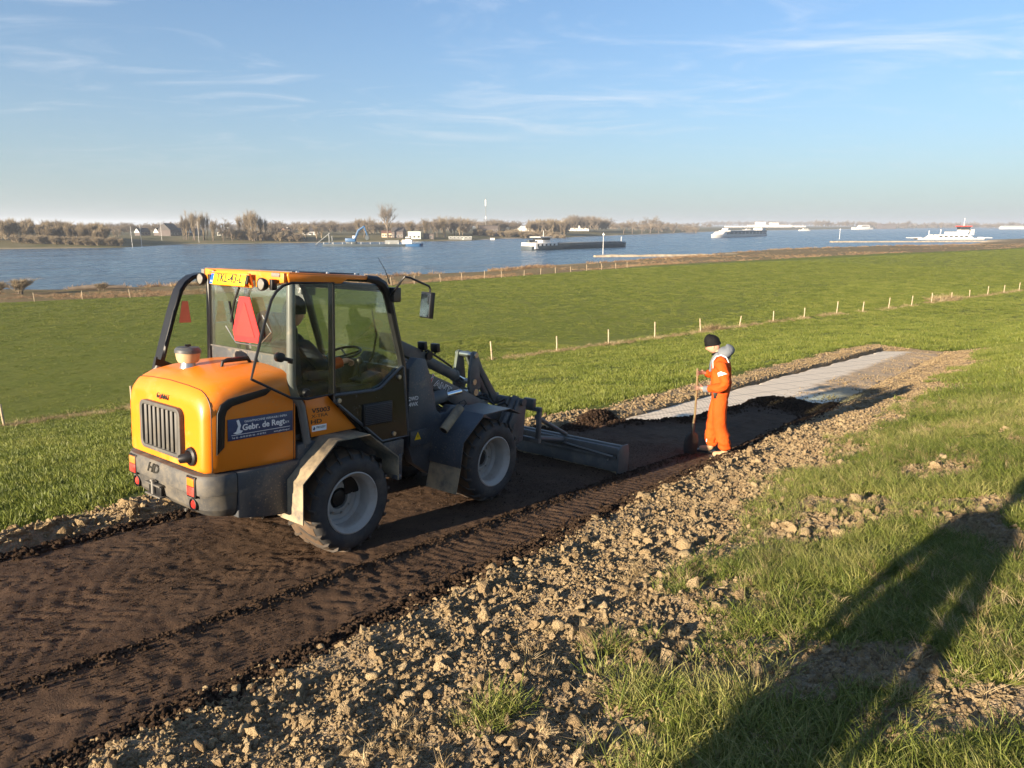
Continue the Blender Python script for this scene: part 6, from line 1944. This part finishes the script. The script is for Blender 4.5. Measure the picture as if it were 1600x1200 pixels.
for x, y, h, lab in ((-181, 345, 10.5, 'white pole on the sand spit by the thicket'), (-178, 348, 12.0, 'taller white pole just right of the sand spit pole'), (-178, 412, 12.0, 'pair of white masts on the far grass, left mast'), (-199, 412, 11.5, 'leaning white mast on the far grass bank')):
    pole(x, y, far_h(x, y), h, .075, lab, 'pole', 'white_pole', False)

# ------------------------------------------------------------------ ships
def hull(mb, L_, B, z0, z1, bow=.14, stern=.05, sheer=.0):
    def outline(b, grow=0):
        hb = b / 2
        return [(-L_ / 2, -hb * .75), (-L_ / 2 + L_ * stern, -hb), (L_ / 2 - L_ * bow, -hb), (L_ / 2 - L_ * bow * .4, -hb * .62), (L_ / 2 + grow, 0), (L_ / 2 - L_ * bow * .4, hb * .62), (L_ / 2 - L_ * bow, hb), (-L_ / 2 + L_ * stern, hb), (-L_ / 2, hb * .75)]
    o0 = outline(B * .9, -.5); o1 = outline(B)
    def shz(x): return sheer * max(0, (x / (L_ / 2)) - .6) * 2.5
    mb.loft([[(x, y, z0) for x, y in o0], [(x, y, z1 + shz(x)) for x, y in o1]])
    return mb
def ship(name, a, b, label, cat='ship'):
    """root at the waterline amidships, x towards point a (the bow)"""
    a = Vector(a); b = Vector(b); m = (a + b) / 2; d = a - b
    o = empty(name, (m.x, m.y, WATER_Z), (0, 0, math.atan2(d.y, d.x)))
    tag(o, label, cat)
    return o, d.length
# inland barge under way
o, L_ = ship('cargo_barge', (55, 353), (6, 305), 'long dark cargo barge with white wheelhouse sailing up the river')
hull(MB(), L_, 9, -.6, 1.7, .10, .05, .9).build('hull', M_HULL, o, bevel=.05)
MB().box((4, 0, 2.1), (L_ * .70, 7.6, .9)).build('hatch_coaming', M_HULL, o, bevel=.05)
MB().box((4, 0, 2.65), (L_ * .69, 6.6, .25)).build('hatch_cover', M_DECK, o, bevel=.05)
MB().box((-L_ / 2 + 8.2, 0, 1.75), (14, 8.4, 2.6)).build('deckhouse', M_SHIPW, o, bevel=.15)
MB().prism([(-L_ / 2 + 7, 3.0), (-L_ / 2 + 7.4, 5.2), (-L_ / 2 + 11.6, 5.2), (-L_ / 2 + 12.2, 3.0)], 'y', -2.6, 2.6).build('wheelhouse', M_SHIPW, o, bevel=.08)
MB().box((-L_ / 2 + 9.4, 0, 5.35), (8.2, 6.4, .25)).build('wheelhouse_roof', M_SHIPW, o)
MB().box((-L_ / 2 + 9.4, 0, 4.55), (5.0, 5.4, .8)).build('wheelhouse_windows', M_PANE, o)
for i in range(5):
    for sy in (-1, 1): MB().box((-L_ / 2 + 3 + i * 2.5, sy * 4.22, 2.1), (1.0, .06, .9)).build('window', M_PANE, o)
MB().box((-L_ / 2 + 3.6, .8, 3.6), (4.0, 1.8, 1.2)).build('car_on_deck', M_HULL, o, bevel=.3)
MB().tube([(-L_ / 2 + 10.5, 0, 5.4), (-L_ / 2 + 10.5, 0, 8.0)], .09, 6).build('mast', M_POLE, o)
MB().tube([(L_ / 2 - 3, 0, 2), (L_ / 2 - 3, 0, 5)], .1, 6).build('bow_mast', M_POLE, o)
# river cruiser far down the river
o, L_ = ship('river_cruiser', (166, 600), (248, 718), 'long grey and white river cruiser with white bow far down the river')
hull(MB(), L_, 11.4, -.6, 2.2, .10, .04, .8).build('hull', M_SHIPW, o, bevel=.05)
MB().box((-8, 0, 3.6), (L_ * .80, 10.8, 3.4)).build('cabin_deck', M_DECK, o, bevel=.1)
MB().box((-8, 0, 3.3), (L_ * .79, 11.0, 1.5)).build('window_band', M_PANE, o)
MB().box((-10, 0, 5.5), (L_ * .74, 10.2, .4)).build('sun_deck', M_SHIPW, o)
MB().prism([(L_ / 2 - 26, 2.2), (L_ / 2 - 26, 5.3), (L_ / 2 - 18, 5.0), (L_ / 2 - 9, 2.2)], 'y', -4.6, 4.6).build('bow_lounge', M_SHIPW, o, bevel=.1)
MB().prism([(L_ / 2 - 36, 5.6), (L_ / 2 - 35, 7.6), (L_ / 2 - 30, 7.6), (L_ / 2 - 28, 5.6)], 'y', -2.6, 2.6).build('wheelhouse', M_SHIPW, o)
MB().box((-L_ / 2 + 12, 0, 6.5), (12, 8, 2.2)).build('aft_house', M_SHIPW, o)
for i in range(10): MB().box((-L_ * .36 + i * L_ * .075, 0, 3.4), (.8, 11.1, 2.6)).build('bulkhead', M_SHIPW, o)
# car ferry at its landing
o, L_ = ship('car_ferry', (302, 543), (352, 543), 'white car ferry with dark wheelhouse and red roof at the landing')
hull(MB(), L_, 12, -.5, 1.0, .04, .04).build('hull', M_SHIPW, o, bevel=.05)
for sx in (-1, 1): MB().prism([(sx * L_ * .46, 1.0), (sx * L_ * .60, .9), (sx * L_ * .60, 1.3), (sx * L_ * .46, 1.6)], 'y', -4, 4).build('ramp', M_SHIPW, o)
for sy in (-1, 1):
    MB().prism([(-15, 1.0), (-12, 3.3), (12, 3.3), (15, 1.0)], 'y', sy * 5.9, sy * 5.2).build('side_house', M_SHIPW, o)
    for i in range(6): MB().box((-9.5 + i * 3.8, sy * 5.95, 2.2), (2.4, .06, .9)).build('window', M_PANE, o)
MB().box((-2, 4.8, 4.4), (16, 2.2, 2.2)).build('passenger_deck', M_SHIPW, o)
MB().box((-7.5, 4.2, 6.0), (6.6, 4.0, 2.0)).build('bridge_base', M_SHIPW, o)
MB().prism([(-10.8, 7.0), (-11.6, 9.2), (-3.6, 9.2), (-4.4, 7.0)], 'y', 1.8, 6.4).build('wheelhouse', M_PANE, o)
MB().box((-7.6, 4.1, 9.5), (9.2, 5.4, .6)).build('wheelhouse_roof', M_ROOFRED, o)
MB().tube([(-7.6, 4.1, 9.6), (-7.6, 4.1, 15.5)], .14, 6).build('mast', M_POLE, o)
MB().box((-14, 4, 5.2), (2.4, 2.4, 4)).build('funnel', M_SHIPW, o)
MB().tube([(9, 4, 3), (9, 4, 7.2)], .25, 6).build('crane', M_POLE, o)
MB().tube([(17, 3, 1), (17, 3, 6.5)], .16, 6).build('crane', M_POLE, o)
# dredging pontoon with blue excavator
o = empty('work_pontoon', (-73, 362, WATER_Z)); tag(o, 'low grey work pontoon moored before the far bank', 'pontoon')
hull(MB(), 42, 9, -.4, 1.1, .02, .02).build('hull', M_HULL, o, bevel=.05)
for i in range(9): MB().tube([(-20 + i * 4.6, -4.3, 1.1), (-20 + i * 4.6, -4.3, 2.1)], .09, 5).build('bollard', M_POLE, o)
MB().box((13, 1.5, 2.0), (7, 3, 1.8)).build('deck_container', M_DECK, o)
for i, (a, b) in enumerate(((-19, 6.5), (-17.5, 5.0))): MB().tube([(a, 3, -1), (a, 3, b)], .3, 6).build('spud_pole', M_DECK, o)
MB().tube([(-25, -1, .8), (-17.5, -1, 6.5)], .18, 6).build('stay', M_DECK, o)
e = empty('excavator', (-80, 361.5, WATER_Z + 1.1), (0, 0, 0)); tag(e, 'blue excavator with bent arm standing on the work pontoon', 'excavator')
for sy in (-1, 1): MB().box((0, sy * 1.5, .5), (5, .8, 1.0)).build('track', M_HULL, e, bevel=.3)
MB().box((-.4, 0, 2.0), (5, 3.2, 1.7)).build('body', M_HULLB, e, bevel=.2)
MB().box((1.2, 1.0, 3.2), (1.7, 1.2, 1.7)).build('cab', M_SHIPW, e, bevel=.15)
MB().tube([(1.6, 0, 2.2), (3.6, 0, 6.6), (6.6, 0, 8.6)], [.55, .6, .45], 6).build('boom', M_HULLB, e)
MB().tube([(6.4, 0, 8.9), (8.0, 0, 4.0)], [.42, .3], 6).build('stick', M_HULLB, e)
MB().prism([(7.2, 4.2), (8.6, 4.4), (8.9, 2.6), (7.6, 1.8), (6.8, 2.8)], 'y', -.7, .7).build('bucket', M_HULL, e)
o, L_ = ship('tugboat', (-44, 360), (-57, 360), 'small blue and white workboat lying right of the pontoon', 'boat')
hull(MB(), L_, 4.5, -.4, 1.2, .2, .08, .4).build('hull', M_HULLB, o)
MB().box((-1.5, 0, 2.2), (5, 3, 2.0)).build('deckhouse', M_SHIPW, o, bevel=.1)
MB().box((-1, 0, 3.9), (2.6, 2.4, 1.5)).build('wheelhouse', M_SHIPW, o, bevel=.1)
MB().box((-1, 0, 4.0), (2.7, 2.5, .6)).build('window_band', M_PANE, o)
for (bx_, by_, ln, lab) in ((538, 1335, 24, 'white motor yacht far out on the river'), (452, 1395, 20, 'small white boat left of the far motor yacht'), (865, 1790, 60, 'white ship near the far right shore')):
    o, L_ = ship('motor_boat', (bx_ - ln / 2, by_), (bx_ + ln / 2, by_ + ln * .3), lab, 'boat')
    hull(MB(), L_, L_ * .22, -.4, L_ * .07, .3, .05, .6).build('hull', M_SHIPW, o)
    MB().prism([(-L_ * .3, L_ * .06), (-L_ * .28, L_ * .17), (L_ * .08, L_ * .17), (L_ * .2, L_ * .06)], 'y', -L_ * .09, L_ * .09).build('cabin', M_SHIPW, o)
    MB().box((-L_ * .08, 0, L_ * .125), (L_ * .34, L_ * .185, L_ * .035)).build('window_band', M_PANE, o)
# driftwood on the near bank
lg = MB().tube([(-66.5, 107.0, -6.55), (-64, 108.0, -6.35), (-61.5, 108.4, -6.3), (-59, 109.3, -6.45)], [.28, .36, .33, .2], 9).tube([(-62, 108.3, -6.3), (-61.2, 107.9, -5.8)], [.14, .05], 6)
tag(lg.build('driftwood_log', M_BARK), 'dark driftwood log lying at the top of the near bank', 'log')

for x, y, h, lab in ((-68.5, 99.5, 2.6, 'leafless bramble bush at the left end of the near bank'), (-73.0, 101.5, 2.0, 'smaller leafless bush at the left edge of the picture'), (-60.0, 104.5, 1.5, 'low twiggy bush on the near bank left of the log')):
    mt, mc, zs = KIND['shrub']
    s_ = AX * x + AY * y; t2 = -AY * x + AX * y
    o = empty('bramble_bush', (x, y, meadow_h(s_, t2) - .1), (0, 0, rg.uniform(0, 6))); k = h / zs; o.scale = (k * 2.0, k * 2.0, k)
    for nm, m_ in (('trunk', mt), ('crown', mc)):
        c = bpy.data.objects.new(nm, m_); COL.objects.link(c); c.parent = o
    tag(o, lab, 'bush', 'bushes on the near bank')
# ------------------------------------------------------------------ river haze
t = NT('haze_air')
t.t.nodes.remove(t.b)
pv = t.n('ShaderNodeVolumePrincipled')
pv.inputs['Color'].default_value = (.80, .88, 1.0, 1)
pv.inputs['Density'].default_value = .00022
pv.inputs['Anisotropy'].default_value = .2
t.link(pv.outputs[0], t.o.inputs['Volume'])
hz = MB().box((0, 2500, 15.5), (13000, 11000, 58)).build('haze', t.m, smooth=False)
tag(hz, 'thin pale haze over the river', 'haze', kind='stuff')
scene.cycles.volume_bounces = 0
scene.cycles.volume_step_rate = 10
scene.cycles.volume_max_steps = 64
